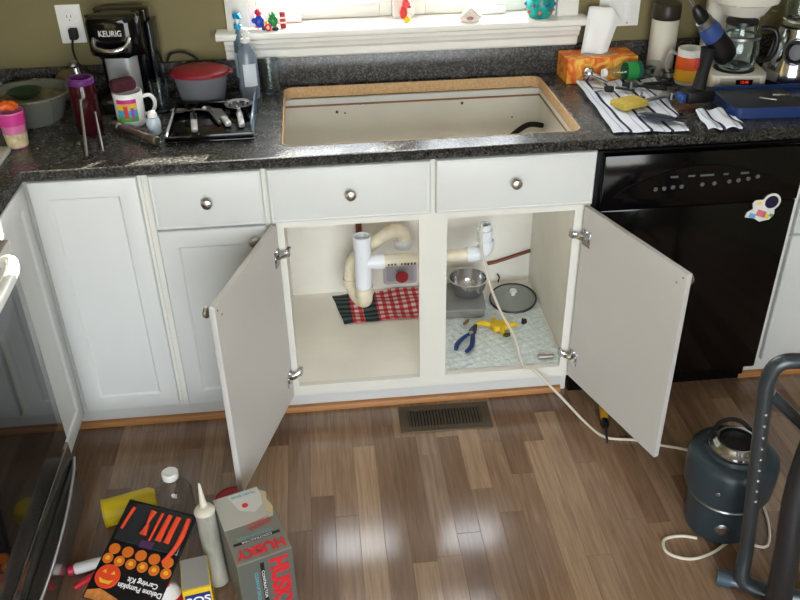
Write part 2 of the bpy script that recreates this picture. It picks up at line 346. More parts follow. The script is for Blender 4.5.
# corner cabinet with its angled pair of doors
cc = thing('corner_cabinet', 'white corner base cabinet with a folding pair of doors beside the oven', 'cabinet', (0, 0, 0))
b = B(); b.box(-.62, .2945, FR, .036, .100, .8835); b.box(-.62, .294, .036, .6, .120, .138); b.box(FR - .038, -.0005 - .0185, -.298, .019, .100, .8835); b.box(-.62, -.036, -.30, -.285, .0, .8835); obj('carcass', b, 'cabinet_frame', cc)
obj('toe_kick', B().box(-.0755, .2945, .0755, .09, 0, .1).box(-.09, -.0755, -.3, .09, 0, .1), 'white_paint', cc)
obj('door', front(.283, .764), 'white_paint', cc, loc=(.003, 0, .115))
obj('door', front(.283, .764), 'white_paint', cc, loc=(0, -.290, .115), rot=(0, 0, R(90)))
# drawer cabinet
dc = thing('drawer_cabinet', 'narrow white base cabinet with one drawer over a raised panel door', 'cabinet', (.3, 0, 0))
b = B(); b.box(-.0045, .020, FR, .038, .1, .8835); b.box(.306, .3195, FR, .038, .1, .8835); b.box(.02, .306, FR, .038, .86, .8835); b.box(.02, .306, FR, .038, .1, .14); b.box(.02, .306, FR, .038, .70, .73); obj('face_frame', b, 'cabinet_frame', dc)
b = B(); b.box(.001, .016, .038, .6, .1, .8835); b.box(.3035, .319, .038, .6, .1, .8835); b.box(.016, .3035, .038, .6, .12, .135); obj('carcass', b, 'cabinet_frame', dc)
obj('toe_kick', B().box(-.0053, .3195, .0755, .09, 0, .1), 'white_paint', dc)
d = obj('drawer', front(.297, .160, False), 'white_paint', dc, loc=(.0145, 0, .7185)); knob(d, .148, .08)
d = obj('door', front(.297, .598), 'white_paint', dc, loc=(.0145, 0, .115)); knob(d, .262, .560)
# sink base
sb = thing('sink_base_cabinet', 'white sink base cabinet standing empty with both doors swung open', 'cabinet', (.62, 0, 0))
def L(x): return x - .62
b = B(); y0, y1 = FR, .038
b.box(0, L(.658), y0, y1, .1, .8835); b.box(L(1.040), L(1.121), y0, y1, .1, .8835); b.box(L(1.493), L(1.5365), y0, y1, .1, .8835)
for a, c in ((.658, 1.04), (1.121, 1.493)): b.box(L(a), L(c), y0, y1, .1, .137); b.box(L(a), L(c), y0, y1, .694, .8835)
obj('face_frame', b, 'cabinet_frame', sb)
b = B(); b.box(0, L(.636), .038, .59, .1, .868); obj('side_panel', b, 'interior_panel', sb)
b = B(); b.box(L(1.5205), L(1.5365), .038, .59, .1, .868).box(L(1.5205), L(1.5365), .076, .59, .0, .1); obj('side_panel', b, 'interior_panel', sb)
obj('back_panel', B().box(L(.636), L(1.5205), .578, .59, .135, .868), 'interior_panel', sb)
obj('back_rail', B().box(L(.636), L(1.5205), .566, .578, .858, .8765), 'white_paint', sb); obj('rail_edge', B().box(L(.636), L(1.5205), .564, .578, .852, .858), 'raw_edge', sb)
obj('side_rail', B().box(L(1.5105), L(1.5205), .038, .566, .858, .8765), 'interior_panel', sb); obj('rail_edge', B().box(L(1.5085), L(1.5205), .038, .564, .852, .858), 'raw_edge', sb)
obj('deck', B().box(L(.636), L(1.5205), .038, .578, .12, DECK), 'cabinet_deck', sb)
obj('toe_kick', B().box(0, L(1.5200), .0755, .09, 0, .1), 'white_paint', sb)
d = obj('drawer_front', front(.4446, .160, False), 'white_paint', sb, loc=(L(.6265), 0, .7185)); knob(d, .223, .08)
d = obj('drawer_front', front(.449, .160, False), 'white_paint', sb, loc=(L(1.086), 0, .7185)); knob(d, .222, .085)
for i, (px, py) in enumerate(((337, 112), (462, 103), (345, 113), (512, 117), (360, 104))):
    q = at(px, py, 1, .578); obj('screw_hole', B().lathe(cyl(.005 if i < 2 else .003, -.0008, .0008), (q.x - .62, .5775, q.z), 8, Matrix.Rotation(R(90), 4, 'X')), 'bronze', sb)
def hinge(dw, sgn):
    """cup hinge in door space: sgn=+1 the door runs to +x from the hinge edge"""
    b = B(); b.box(sgn * .006, sgn * .042, .0005, .003, -.026, .026, .001, 1); b.lathe(cyl(.016, 0, .005, .002), (sgn * .024, .0005, 0), 16, Matrix.Rotation(R(-90), 4, 'X')); b.lathe(cyl(.004, 0, .0045), (sgn * .024, .0008, .02), 8, Matrix.Rotation(R(-90), 4, 'X'))
    b.tube([(sgn * .02, .006, 0), (sgn * .004, .017, 0), (-sgn * .012, .022, 0)], .008, 8, 3); b.box(-sgn * .03, -sgn * .008, .014, .027, -.012, .012, .002, 1)
    o = obj('hinge', b, 'chrome', dw); return o
def swing(x, y, ang, sgn, w, h):
    b = B(); b.rings(w, h, [(0, -.014), (.0015, -.0165), (.004, -.018), (.05, -.018), (.056, -.013), (.064, -.013), (.088, -.0175), (.092, -.018)], 0, 0)
    if sgn < 0: bmesh.ops.translate(b.bm, verts=b.bm.verts[:], vec=(-w, 0, 0))
    d = obj('door', b, 'door_inner', sb, loc=(x - .62, y, .115), rot=(0, 0, R(ang)))
    knob(d, sgn * (w - .033), h - .038, -.018)
    for z in (.082, h - .092): h_ = hinge(d, sgn); h_.location = (0, 0, z)
    for dz in (.055, .095): obj('screw_head', B().lathe(cyl(.003, 0, .0012), (0, 0, 0), 8, Matrix.Rotation(R(-90), 4, 'X')), mat('brass', (170, 140, 80), .4, .6), d, loc=(sgn * (w - .033 + (.02 if dz < .06 else 0)), 0, h - dz + (.04 if dz < .06 else .057)))
    return d
swing(.640, .004, -108.2, 1, .436, .597); swing(1.516, .004, 108.6, -1, .434, .597)
# right-hand cabinet
rc = thing('right_cabinet', 'white base cabinet with drawer just right of the black dishwasher', 'cabinet', (2.156, 0, 0))
obj('carcass', B().box(0, 1.0, FR, .6, .1, .8835), 'cabinet_frame', rc); obj('toe_kick', B().box(.0, 1.0, .0755, .09, 0, .1), 'white_paint', rc)
for k in range(2):
    d = obj('drawer', front(.48, .30, False), 'white_paint', rc, loc=(.008 + k * .494, 0, .578)); knob(d, .24, .2)
    d = obj('door', front(.48, .458, False), 'white_paint', rc, loc=(.008 + k * .494, 0, .115)); knob(d, .44, .42)
# ================================================================== COUNTERTOP
ct = thing('countertop', 'dark speckled laminate countertop with an empty sink cutout', 'countertop', (0, 0, ZC))
HX0, HX1, HY0, HY1 = .672, 1.508, .074, .583; ZB = .884
def rrect(x0, x1, y0, y1, r, n=6):
    out = []
    for cx, cy, a in ((x1 - r, y0 + r, -90), (x1 - r, y1 - r, 0), (x0 + r, y1 - r, 90), (x0 + r, y0 + r, 180)):
        for k in range(n + 1): t = R(a + 90 * k / n); out.append((cx + r * math.cos(t), cy + r * math.sin(t)))
    return out
cu = bpy.data.curves.new('counter_outline', 'CURVE'); cu.dimensions = '2D'; cu.fill_mode = 'BOTH'; cu.bevel_depth = .008; cu.bevel_resolution = 3; cu.extrude = (ZC - ZB) / 2 - .008; cu.offset = -.008
for pts in ([(XL, -.302), (.003, -.302), (.003, -.008), (XR, -.008), (XR, YW - .001), (XL, YW - .001)], list(reversed(rrect(HX0, HX1, HY0, HY1, .032)))):
    sp = cu.splines.new('POLY'); sp.points.add(len(pts) - 1); sp.use_cyclic_u = True
    for p, q in zip(sp.points, pts): p.co = (q[0], q[1], 0, 1)
t = bpy.data.objects.new('tmp', cu); COL.objects.link(t)
me = bpy.data.meshes.new_from_object(t.evaluated_get(bpy.context.evaluated_depsgraph_get())); bpy.data.objects.remove(t)
me.materials.clear(); me.materials.append(MC['speckled_laminate']); o = bpy.data.objects.new('slab', me); COL.objects.link(o); o.parent = ct; o.location = (0, 0, (ZC + ZB) / 2 - ZC)
b = B(); A = rrect(HX0 + .002, HX1 - .002, HY0 + .002, HY1 - .002, .030); D = rrect(HX0 - .03, HX1 + .0, HY0 - .005, HY1 - .001, .030); n = len(A)
# sawn core of the board, seen in the cutout: thin ring, taller than the laminate edge
A2 = rrect(HX0 - .0015, HX1 + .0015, HY0 - .0015, HY1 + .0015, .0325)
v = [(x, y, -.001) for x, y in A] + [(x, y, -.036) for x, y in A] + [(x, y, -.001) for x, y in A2] + [(x, y, -.036) for x, y in A2]
b._add(v, [q for k in range(n) for q in ((k, (k + 1) % n, n + (k + 1) % n, n + k), (k, 2 * n + k, 2 * n + (k + 1) % n, (k + 1) % n), (n + k, n + (k + 1) % n, 3 * n + (k + 1) % n, 3 * n + k))])
obj('sawn_core', b, 'particle_board', ct)
obj('backsplash', B().box(XL + .018, XR, .598, YW - .0005, .0, .093, .004), 'speckled_laminate', ct); obj('backsplash', B().box(XL, XL + .018, -.30, YW - .0005, .0, .093, .004), 'speckled_laminate', ct)
# ================================================================== DISHWASHER
dw = thing('dishwasher', 'black built-in dishwasher with curved button panel', 'dishwasher', (1.542, 0, 0))
obj('tub', B().box(0, .608, .02, .58, .11, .87), 'black_plastic', dw); obj('kick_plate', B().box(.003, .605, .062, .075, .0, .11), 'black_gloss', dw)
obj('door', B().box(.012, .598, -.010, .02, .098, .70, .006), 'black_gloss', dw)
b = B(); b.box(.012, .598, -.014, .02, .703, .868, .005)
cp = obj('control_panel', b, 'black_gloss', dw)
b = B()
def arc(u): return (.04 + .52 * u, .742 + .085 * math.sin(PI * u) ** .8)
lo = [(.04 + .52 * u / 20, .742 - .012 * math.sin(PI * u / 20)) for u in range(20, -1, -1)]; hi = [arc(u / 20) for u in range(21)]
b.prism([(x, z) for x, z in hi + lo], .014, .018, Matrix(((1, 0, 0, 0), (0, 0, -1, 0), (0, 1, 0, 0), (0, 0, 0, 1))), .0015); obj('lens_panel', b, 'black_gloss', cp)
mat('button_grey', (84, 86, 88), .5)
for i, (dx, z) in enumerate(((.165, .763), (.190, .764), (.215, .766), (.240, .767), (.300, .770), (.335, .771), (.378, .774), (.405, .776), (.433, .779), (.460, .784))):
    obj('button', B().lathe(cyl(.0065, 0, .003, .001), (0, 0, 0), 10, Matrix.Rotation(R(90), 4, 'X')), 'button_grey', cp, loc=(dx, -.018, z))
for dx, w in ((.215, .022), (.265, .02), (.31, .04), (.365, .014), (.42, .024)): obj('legend', B().box(-w / 2, w / 2, -.0004, .0004, -.003, .003), 'button_grey', cp, loc=(dx, -.0182, .797))
# magnet on the dishwasher: small space-suited figure
q = at(764, 207, 1, -.0105)
mg = thing('fridge_magnet', 'small white astronaut magnet stuck on the dishwasher door', 'magnet', (q.x, -.0105, q.z), rot=(0, R(20), 0))
RX90 = Matrix.Rotation(R(90), 4, 'X')
obj('backing', B().prism([(-.04, -.045), (-.012, -.04), (.01, -.045), (.035, -.03), (.04, -.01), (.03, .01), (.038, .03), (.02, .05), (-.008, .048), (-.02, .03), (-.035, .02), (-.04, .0), (-.03, -.015), (-.042, -.03)], 0, .003, RX90), 'white_plastic', mg)
obj('helmet', B().lathe([(0, .003), (.027, .003), (.027, .006), (.021, .007), (.021, .004), (0, .004)], (.010, 0, .022), 20, RX90), 'white_plastic', mg)
obj('visor', B().lathe(cyl(.020, .004, .0055), (.010, 0, .022), 18, RX90), mat('visor_dark', (40, 30, 60), .2), mg)
for c, x, z, w in (((225, 120, 130), .000, -.020, .014), ((240, 200, 70), .020, -.022, .009), ((110, 170, 210), -.022, -.034, .010), ((240, 210, 120), -.022, .008, .008), ((90, 160, 110), .033, -.016, .006)):
    obj('patch', B().box(x - w, x + w, -.0045, -.003, z - w * .7, z + w * .7), mat('patch_%d_%d_%d' % c, c, .5), mg)
# ================================================================== STOVE
st = thing('kitchen_range', 'black glass oven range at the left edge with bowed bright handle', 'stove', (0, -.308, 0))
obj('body', B().box(-.60, .022, -.760, -.001, .05, .906, .003), 'black_plastic', st); obj('cooktop', B().box(-.60, .03, -.760, -.008, .907, .922, .004), 'black_gloss', st)
mat('oven_steel', (120, 118, 114), .16, .9)
obj('oven_door', B().box(.024, .056, -.757, -.022, .290, .885, .004), 'oven_steel', st); obj('glass', B().box(.0565, .060, -.70, -.066, .37, .80, .001, 1), 'oven_glass', st)
obj('drawer', B().box(.024, .056, -.757, -.022, .055, .278, .004), 'oven_steel', st)
pts = [(.057, -.024)] + [(.0575 + .032 * math.sin(PI * k / 16) ** .8, -.024 - .73 * k / 16) for k in range(1, 16)] + [(.057, -.754)]
obj('drawer_lip', B().prism(pts, .205, .222, None, .003), 'oven_frame', st); obj('lip_edge', B().tube([(x + .003, y, .222) for x, y in pts], .004, 8), 'steel', st)
mat('handle_white', (235, 235, 230), .2)
b = B(); b.tube([(.054, -.105, .868), (.072, -.108, .874), (.088, -.125, .877), (.102, -.19, .877), (.106, -.39, .877), (.102, -.59, .877), (.088, -.655, .877), (.054, -.675, .868)], [.011, .013, .014, .015, .015, .015, .014, .011], 12, 5); obj('handle', b, 'handle_white', st)
# ================================================================== WALL PLATES
op = thing('outlet_plate', 'white duplex wall outlet with a black plug left of window', 'outlet', (.041, YW, 1.135))
obj('plate', B().box(-.037, .037, -.006, -.0004, -.0575, .0575, .002), 'white_plastic', op)
for dz in (.021, -.021):
    s_ = obj('socket', B().lathe(cyl(.0165, 0, .003, .001), (0, -.006, dz), 20, RX90), 'white_plastic', op)
    if dz > 0:
        for dx in (-.006, .006): obj('slot', B().box(dx - .001, dx + .001, -.0095, -.0088, dz - .001, dz + .007), 'black_plastic', s_)
        obj('slot', B().lathe(cyl(.002, .0088, .0095), (0, 0, dz - .008), 8, RX90), 'black_plastic', s_)
sp_ = thing('switch_plate', 'white double wall plate right of the window above tissues', 'wall plate', (1.775, YW, 1.11))
obj('plate', B().box(-.075, .06, -.006, -.0004, -.055, .06, .002), 'white_plastic', sp_)
for dx in (-.03, .022):
    obj('rocker', B().box(dx - .016, dx + .016, -.009, -.006, -.033, .033, .001), 'white_plastic', sp_)
    for dz in (-.045, .047): obj('screw', B().lathe(cyl(.003, .006, .0072), (dx, 0, dz), 8, RX90), 'steel', sp_)
# ================================================================== ON THE COUNTER, LEFT
def C_(name, rgb, rough=.5, **k): mat(name, rgb, rough, **k); return name
RY = lambda a: Matrix.Rotation(R(a), 4, 'Y'); RX = lambda a: Matrix.Rotation(R(a), 4, 'X'); RZ = lambda a: Matrix.Rotation(R(a), 4, 'Z')
T = Matrix.Translation
def patch(b, r, a0, a1, z0, z1, n=6, th=.0006):
    """curved piece of print on a cup of radius r, angles in degrees"""
    v = []
    for k in range(n + 1):
        t = R(a0 + (a1 - a0) * k / n)
        for rr in (r, r + th):
            for z in (z0, z1): v.append((rr * math.cos(t), rr * math.sin(t), z))
    f = []
    for k in range(n):
        i = 4 * k; j = i + 4; f += [(i + 2, j + 2, j + 3, i + 3), (i, i + 1, j + 1, j), (i + 1, i + 3, j + 3, j + 1), (i, j, j + 2, i + 2)]
    f += [(0, 2, 3, 1), (4 * n, 4 * n + 1, 4 * n + 3, 4 * n + 2)]; b._add(v, f); return b
Z0 = ZC + .0008
# single-serve coffee maker
cm = thing('coffee_maker', 'black single serve coffee maker with silver drip column on the left counter', 'coffee maker', (.208, .50, Z0), R(-6)); cm.scale = (.82, .92, .98)
obj('base', B().prism(rrect(-.092, .092, -.11, .085, .04), 0, .03, None, .006), 'black_plastic', cm)
obj('body', B().prism(rrect(-.096, .096, .0, .088, .03), .031, .285, None, .012), 'black_gloss', cm)
obj('column', B().prism(rrect(-.058, .058, -.075, -.0005, .035), .037, .167), C_('silver_panel', (176, 178, 180), .4, metal=.4), cm)
b = B(); b.prism(rrect(-.096, .096, -.10, -.0005, .045), .168, .285, None, .018); hd = obj('brew_head', b, 'black_gloss', cm)
obj('handle', B().tube([(-.062, -.096, .225), (-.055, -.118, .207), (-.02, -.132, .198), (.02, -.132, .198), (.055, -.118, .207), (.062, -.096, .225)], .008, 10, 4), 'chrome', hd)
text('brand_lettering', 'KEURIG', .024, C_('logo_grey', (205, 205, 205), .4), hd, (0, -.1008, .240), (R(90), 0, 0), .0006, 1, .0004)
obj('drip_tray', B().prism(rrect(-.06, .06, -.105, -.077, .012), .0305, .036, None, .002), 'steel', cm)
obj('reservoir', B().prism(rrect(.0965, .112, .0, .085, .007), .03, .25, None, .006), C_('smoke_plastic', (40, 44, 50), .1, trans=.4), cm)
# plug and cord
cmi = (T(cm.location) @ cm.rotation_euler.to_matrix().to_4x4() @ Matrix.Diagonal((*cm.scale, 1))).inverted()
pc = obj('plug', B().box(.036, .060, .578, .6075, 1.094, 1.126, .004), 'black_rubber', cm); pc.matrix_parent_inverse = cmi
pc = obj('cable', B().tube([(.048, .58, 1.104), (.042, .57, 1.07), (.05, .565, 1.03), (.075, .565, 1.0), (.122, .562, .99)], .0035, 8, 6), 'black_rubber', cm); pc.matrix_parent_inverse = cmi
c2 = tag(obj('appliance_cord', B().tube([(.315, .592, ZC + .10), (.33, .592, ZC + .122), (.37, .592, ZC + .125), (.41, .592, ZC + .10), (.43, .592, ZC + .06), (.44, .592, ZC + .004)], .004, 8, 6), 'black_rubber'), 'thin black cord looping behind the red lidded tub', 'cord')
# dark red jar with purple lid ring
j = thing('drinking_jar', 'tall dark red jar with a purple rim on the left counter', 'jar', (.128, .262, Z0))
obj('jar_body', B().lathe([(0, 0), (.032, 0), (.036, .006), (.037, .12), (.034, .135), (.033, .14), (.030, .14), (.031, .134), (.0335, .12), (.0325, .008), (0, .006)]), C_('dark_red_glass', (66, 14, 22), .12, trans=.3), j)
obj('lid_ring', B().lathe([(.0305, .141), (.0355, .141), (.0365, .144), (.0365, .155), (.034, .158), (.030, .158), (.030, .141)]), C_('purple_plastic', (98, 40, 108), .35), j)
# mug with a dark sponge
mug = thing('printed_mug', 'white mug with bright colour print under a dark maroon sponge', 'mug', (.236, .313, Z0), R(10))
def mugmesh(r, h): return B().lathe([(0, 0), (r - .006, 0), (r - .002, .005), (r, h - .002), (r - .001, h), (r - .004, h), (r - .005, .008), (0, .006)])
obj('cup', mugmesh(.042, .098), 'white_plastic', mug)
obj('handle', B().tube([(.041, 0, .078), (.06, 0, .08), (.071, 0, .065), (.070, 0, .045), (.058, 0, .028), (.041, 0, .026)], .0055, 10, 5), 'white_plastic', mug)
for n_, a0, a1, z0, z1, c in (('print', -140, -60, .072, .084, (190, 40, 130)), ('print', -140, -60, .054, .0715, (225, 180, 50)), ('print', -140, -60, .036, .0535, (60, 150, 190)), ('print', -140, -60, .02, .0355, (80, 160, 60)), ('print', -112, -96, .03, .066, (200, 60, 60)), ('print', -86, -74, .028, .06, (140, 70, 160))):
    obj(n_, patch(B(), .0423 if z1 - z0 < .03 else .0432, a0, a1, z0, z1), C_('print_%d_%d_%d' % c, c, .5), mug)
b = B(); b.box(-.036, .036, -.026, .026, 0, .034, .014, 4)
tag(obj('dish_sponge', b, C_('maroon_foam', (66, 24, 34), .95, var=.3, vscale=60, bump=.6, bscale=120), loc=(.229, .313, ZC + .1005), rot=(0, R(-4), R(20))), 'dark maroon sponge resting on the printed mug', 'sponge')
# small bottle beside the mug
sh = thing('small_bottle', 'small pale blue white shaker bottle beside the printed mug', 'bottle', (.313, .222, Z0))
obj('bottle_body', B().lathe([(0, 0), (.016, 0), (.019, .004), (.020, .035), (.016, .048), (0, .05)]), C_('pale_blue_plastic', (190, 205, 215), .3), sh)
obj('cap', B().lathe([(0, .0495), (.0135, .0495), (.0135, .058), (.008, .066), (0, .067)]), 'white_plastic', sh)
# flashlight
a_, e_ = Vector((.192, .272, ZC + .0145)), Vector((.338, .118, ZC + .0145))
flt = thing('flashlight', 'slim silver metal flashlight lying before the printed mug', 'flashlight', a_, rot=(e_ - a_).to_track_quat('Z', 'Y').to_euler())
obj('barrel', B().lathe(cyl(.0105, .03, .155, .001)), 'brushed_nickel', flt); obj('head', B().lathe([(0, .156), (.0105, .156), (.0135, .172), (.0135, .205), (.012, .207), (0, .207)]), 'brushed_nickel', flt); obj('tail_cap', B().lathe(cyl(.0115, 0, .0295, .002)), 'steel', flt)
obj('lens', B().lathe(cyl(.011, .2072, .2085)), 'glass', flt)
# tray of utensils
tr = thing('utensil_tray', 'shallow black tray with raised blue grey end on the counter', 'tray', (.475, .275, Z0))
b = B(); b.box(-.122, .120, -.142, .142, 0, .006, .002); b.box(-.122, .120, -.142, -.136, .0062, .022, .002); b.box(-.122, .120, .136, .142, .0062, .022, .002); b.box(-.122, -.116, -.1355, .1355, .0062, .022, .002); obj('tray_body', b, 'black_gloss', tr)
obj('end_wall', B().box(.114, .120, -.1355, .1355, .0065, .055, .002), C_('blue_grey_gloss', (96, 118, 134), .15), tr)
TZ = ZC + .0085; C_('bright_handle', (214, 212, 208), .3, metal=.2)
def knife(name, label, p, q, hand, blade_l, blade_w, hm='bright_handle', tip=0):
    a = Vector(p); d = (Vector(q) - a).normalized(); t = thing(name, label, 'knife', a, math.atan2(d.y, d.x))
    obj('handle', B().box(0, hand, -.009, .009, 0, .016, .005), hm, t)
    obj('blade', B().prism([(hand - .002, -blade_w * .5), (hand + blade_l * .8, -blade_w * .5), (hand + blade_l, blade_w * .3), (hand + blade_l * .9, blade_w * .5), (hand - .002, blade_w * .5)], .006, .0085), 'steel', t); return t
def spoon(name, label, p, q, cat, L_, bw, hm='steel', bm='steel', bl=.05):
    a = Vector(p); d = (Vector(q) - a).normalized(); t = thing(name, label, cat, a, math.atan2(d.y, d.x))
    obj('handle', B().tube([(0, 0, .006), (L_ * .5, 0, .010), (L_ - .01, 0, .008), (L_, 0, .006)], [.006, .0045, .004, .005], 8, 3, flat=.5), hm, t)
    obj('bowl', B().grid(lambda u, v: (L_ + bl * .5 - .002 + bl * .5 * (2 * v - 1), bw * .5 * math.sqrt(max(0.02, 1 - (2 * v - 1) ** 2)) * (2 * u - 1), .010 - .007 * (1 - (2 * u - 1) ** 2) * (1 - (2 * v - 1) ** 2)), 8, 10, .0014), bm, t); return t
def tp(u, v, z): q = at(u, v, 2, z); return (q.x, q.y, z)
knife('paring_knife', 'knife with light steel handle at left front of the black tray', tp(195, 133, TZ), tp(193, 105, TZ), .075, .08, .018)
knife('steak_knife', 'steel knife at the right front of the black tray', tp(242, 128, TZ), tp(238, 108, TZ), .075, .06, .018)
knife('butter_knife', 'broad bladed knife slanting across the black tray', tp(229, 127, TZ + .001), tp(210, 104, TZ + .001), .06, .10, .03)
spoon('serving_spoon', 'dark handled steel spoon with its bowl at the tray left', tp(208, 112, TZ), tp(184, 113, TZ), 'spoon', .06, .034, bl=.05)
spoon('measuring_spoon', 'long steel spoon lying diagonally among knives on the tray', tp(220, 125, TZ), tp(197, 100, TZ), 'spoon', .11, .03, bl=.045)
spoon('black_ladle', 'black nylon spoon across the tray centre', tp(196, 122, TZ), tp(190, 103, TZ + .0), 'spoon', .1, .04, 'black_plastic', 'black_plastic', .06)
tag(obj('skewer', B().tube([tp(166, 137, TZ + .02), tp(173, 113, TZ + .04)], .004, 8), 'steel'), 'thin steel rod propped over the tray left edge', 'utensil')
# sink strainer
ss = thing('sink_strainer', 'round steel sink strainer perched at the back of the tray', 'strainer', (.543, .352, ZC + .0075))
obj('rim', B().lathe([(.0, .008), (.030, .008), (.031, .020), (.042, .024), (.042, .0265), (.030, .024), (.028, .011), (0, .011)]), 'chrome', ss); obj('post', B().lathe([(0, .011), (.004, .011), (.004, .026), (.009, .028), (.009, .033), (0, .034)]), 'chrome', ss)
obj('basket', B().lathe([(0, 0), (.024, 0), (.026, .008), (0, .0075)]), 'steel', ss)
# red-lidded tub
rt = thing('food_tub', 'clear plastic tub with domed red lid behind the tray', 'container', (.424, .495, Z0)); rt.scale = (.88, .88, .95)
obj('tub', B().lathe([(0, 0), (.062, 0), (.070, .006), (.086, .088), (.083, .088), (.067, .008), (0, .006)], sx=1.12, sy=.86), C_('cloudy_plastic', (150, 150, 158), .25, trans=.5), rt)
obj('lid', B().lathe([(0, .088), (.092, .088), (.095, .091), (.095, .100), (.088, .104), (.060, .112), (.030, .115), (0, .1155)], sx=1.10, sy=.86, seg=40), C_('red_plastic', (130, 26, 38), .35), rt)
obj('tab', B().box(.085, .116, -.02, .02, .091, .097, .003), 'red_plastic', rt)
# pump bottles
def pump(name, label, x, y, r, h, bodym, headm, liquid, rz, hw=.04):
    t = thing(name, label, 'soap bottle', (x, y, Z0), rz)
    o = obj('bottle_body', B().lathe([(0, 0), (r * .95, 0), (r, .006), (r, h * .62), (r * .8, h * .72), (r * .42, h * .77), (r * .40, h * .80), (0, h * .80)], sx=1, sy=.75), bodym, t)
    obj('collar', B().lathe(cyl(r * .5, h * .802, h * .86, .002), seg=20), headm, t)
    b = B(); b.lathe(cyl(.0045, h * .86, h * .94), seg=12); obj('stem', b, 'white_plastic', t)
    b = B(); b.lathe([(0, h * .93), (.011, h * .93), (.012, h * .95), (.012, h * .985), (.008, h), (0, h)], seg=18); b.tube([(0, 0, h * .965), (hw * .6, 0, h * .968), (hw, 0, h * .955)], [.006, .0055, .004], 8, 3); obj('pump_head', b, headm, t)
    obj('label_sticker', patch(B(), r * 1.005, -130, -50, h * .2, h * .52), liquid, t).scale = (1, .76, 1)
pump('soap_dispenser', 'tall soap bottle with bright blue pump by the window', .548, .562, .025, .245, C_('soap_blue', (120, 150, 165), .15, trans=.5), C_('pump_blue', (20, 150, 205), .35), C_('sticker_pale', (170, 195, 205), .5), R(-70))
pump('lotion_dispenser', 'clear soap bottle with white pump beside the blue one', .572, .492, .030, .215, C_('clear_soap', (165, 178, 196), .12, trans=.6), 'white_plastic', C_('sticker_white', (205, 212, 220), .5), R(15))
def glass_cup(name, label, x, y, r, h, z=Z0, m='glass'):
    return tag(obj(name, B().lathe([(0, 0), (r * .8, 0), (r * .85, .004), (r, h), (r - .002, h), (r * .85 - .003, .008), (0, .007)]), m, loc=(x, y, z)), label, 'glass')
glass_cup('drinking_glass', 'clear drinking glass standing beside the pump bottles', .632, .548, .034, .10)
glass_cup('glass_tumbler', 'clear tumbler between the coffee maker and red lidded tub', .312, .400, .026, .10)
# chrome sprayer leaning near the coffee maker
sy = thing('faucet_sprayer', 'chrome tap sprayer standing between tub and dark red jar', 'sprayer', (.078, .445, Z0))
obj('spray_base', B().lathe([(0, 0), (.026, 0), (.026, .004), (.014, .010), (.011, .03), (0, .03)]), 'chrome', sy); obj('wand', B().tube([(0, 0, .03), (-.004, .01, .09), (-.012, .02, .13)], [.009, .012, .014], 12, 4), 'chrome', sy); obj('nozzle', B().ball((-.013, .016, .138), .016, .02, .012), 'steel', sy)
tag(obj('chopstick', B().tube([tp(80, 100, ZC + .135), tp(87, 156, ZC + .012)], .004, 8), 'steel'), 'thin metal rod leaning in front of the dark red jar', 'utensil')
tag(obj('fork_handle', B().tube([tp(95, 112, ZC + .08), tp(103, 152, ZC + .0045)], [.003, .004], 8), 'steel'), 'second thin metal rod right of the dark red jar', 'utensil')
# big plastic bowl
bw = thing('food_bowl', 'large clear plastic bowl of food scraps on the left counter', 'bowl', (-.058, .385, Z0))
obj('shell', B().lathe([(0, 0), (.075, 0), (.082, .006), (.112, .082), (.118, .086), (.118, .090), (.108, .088), (.078, .010), (0, .008)]), C_('frosted_plastic', (150, 152, 140), .25, trans=.55), bw)
obj('leftovers', B().lathe([(0, .0085), (.0745, .0105), (.100, .068), (.05, .075), (0, .078)]), C_('scraps', (120, 112, 84), .8, var=.6, vscale=25, bump=.6, bscale=40), bw)
tag(obj('green_dish', B().lathe([(0, 0), (.030, 0), (.044, .012), (.048, .018), (.044, .018), (.03, .006), (0, .004)]), C_('dark_green', (36, 62, 40), .5), loc=(-.062, .365, ZC + .081)), 'small dark green dish resting in the clear food bowl', 'dish')
# pink cup
pk = thing('pink_cup', 'pink tumbler with orange rim contents at the counter corner', 'cup', (-.052, .180, Z0))
obj('cup', B().lathe([(0, 0), (.025, 0), (.027, .004), (.036, .102), (.0345, .102), (.025, .008), (0, .006)]), C_('pink_plastic', (215, 120, 165), .4), pk)
obj('band', B().lathe([(.0262, .004), (.0275, .004), (.0315, .042), (.0302, .042)]), C_('band_cream', (205, 190, 150), .5, var=.3, vscale=60), pk)
obj('band', B().lathe([(.0335, .066), (.0348, .066), (.0372, .098), (.0357, .098)]), C_('hot_pink', (205, 60, 140), .4), pk)
for k, nm in enumerate(('orange food curl at the front of the pink tumbler', 'orange food curl at the back left of the pink tumbler', 'orange food curl at the back right of the pink tumbler')): tag(obj('orange_slice', B().tube([(-.016, 0, 0), (0, .008, .006), (.018, 0, .002)], [.007, .010, .006], 8, 3), C_('orange_food', (225, 100, 30), .5), loc=(-.052 + .018 * math.cos(k * 2.1 - 1.57), .18 + .018 * math.sin(k * 2.1 - 1.57), ZC + .112), rot=(.1 * k, .1, k * 2.1)), nm, 'food', 'orange pieces on the pink tumbler')
tag(obj('cutting_board', B().prism(rrect(-.33, -.062, -.02, .155, .012), 0, .01, None, .002), C_('pale_board', (205, 205, 198), .5), loc=(0, 0, Z0)), 'corner of a pale board on the left counter', 'board')
def pot(name, label, x, y, z, r, h, cm_, bm_, cat='jar', rot=None):
    t = thing(name, label, cat, (x, y, z), rot=rot or (0, 0, 0))
    obj('jar_body', B().lathe([(0, 0), (r * .95, 0), (r, .004), (r, h * .68), (r * .75, h * .76), (0, h * .76)]), bm_, t); obj('cap', B().lathe(cyl(r * .85, h * .762, h, .002)), cm_, t)
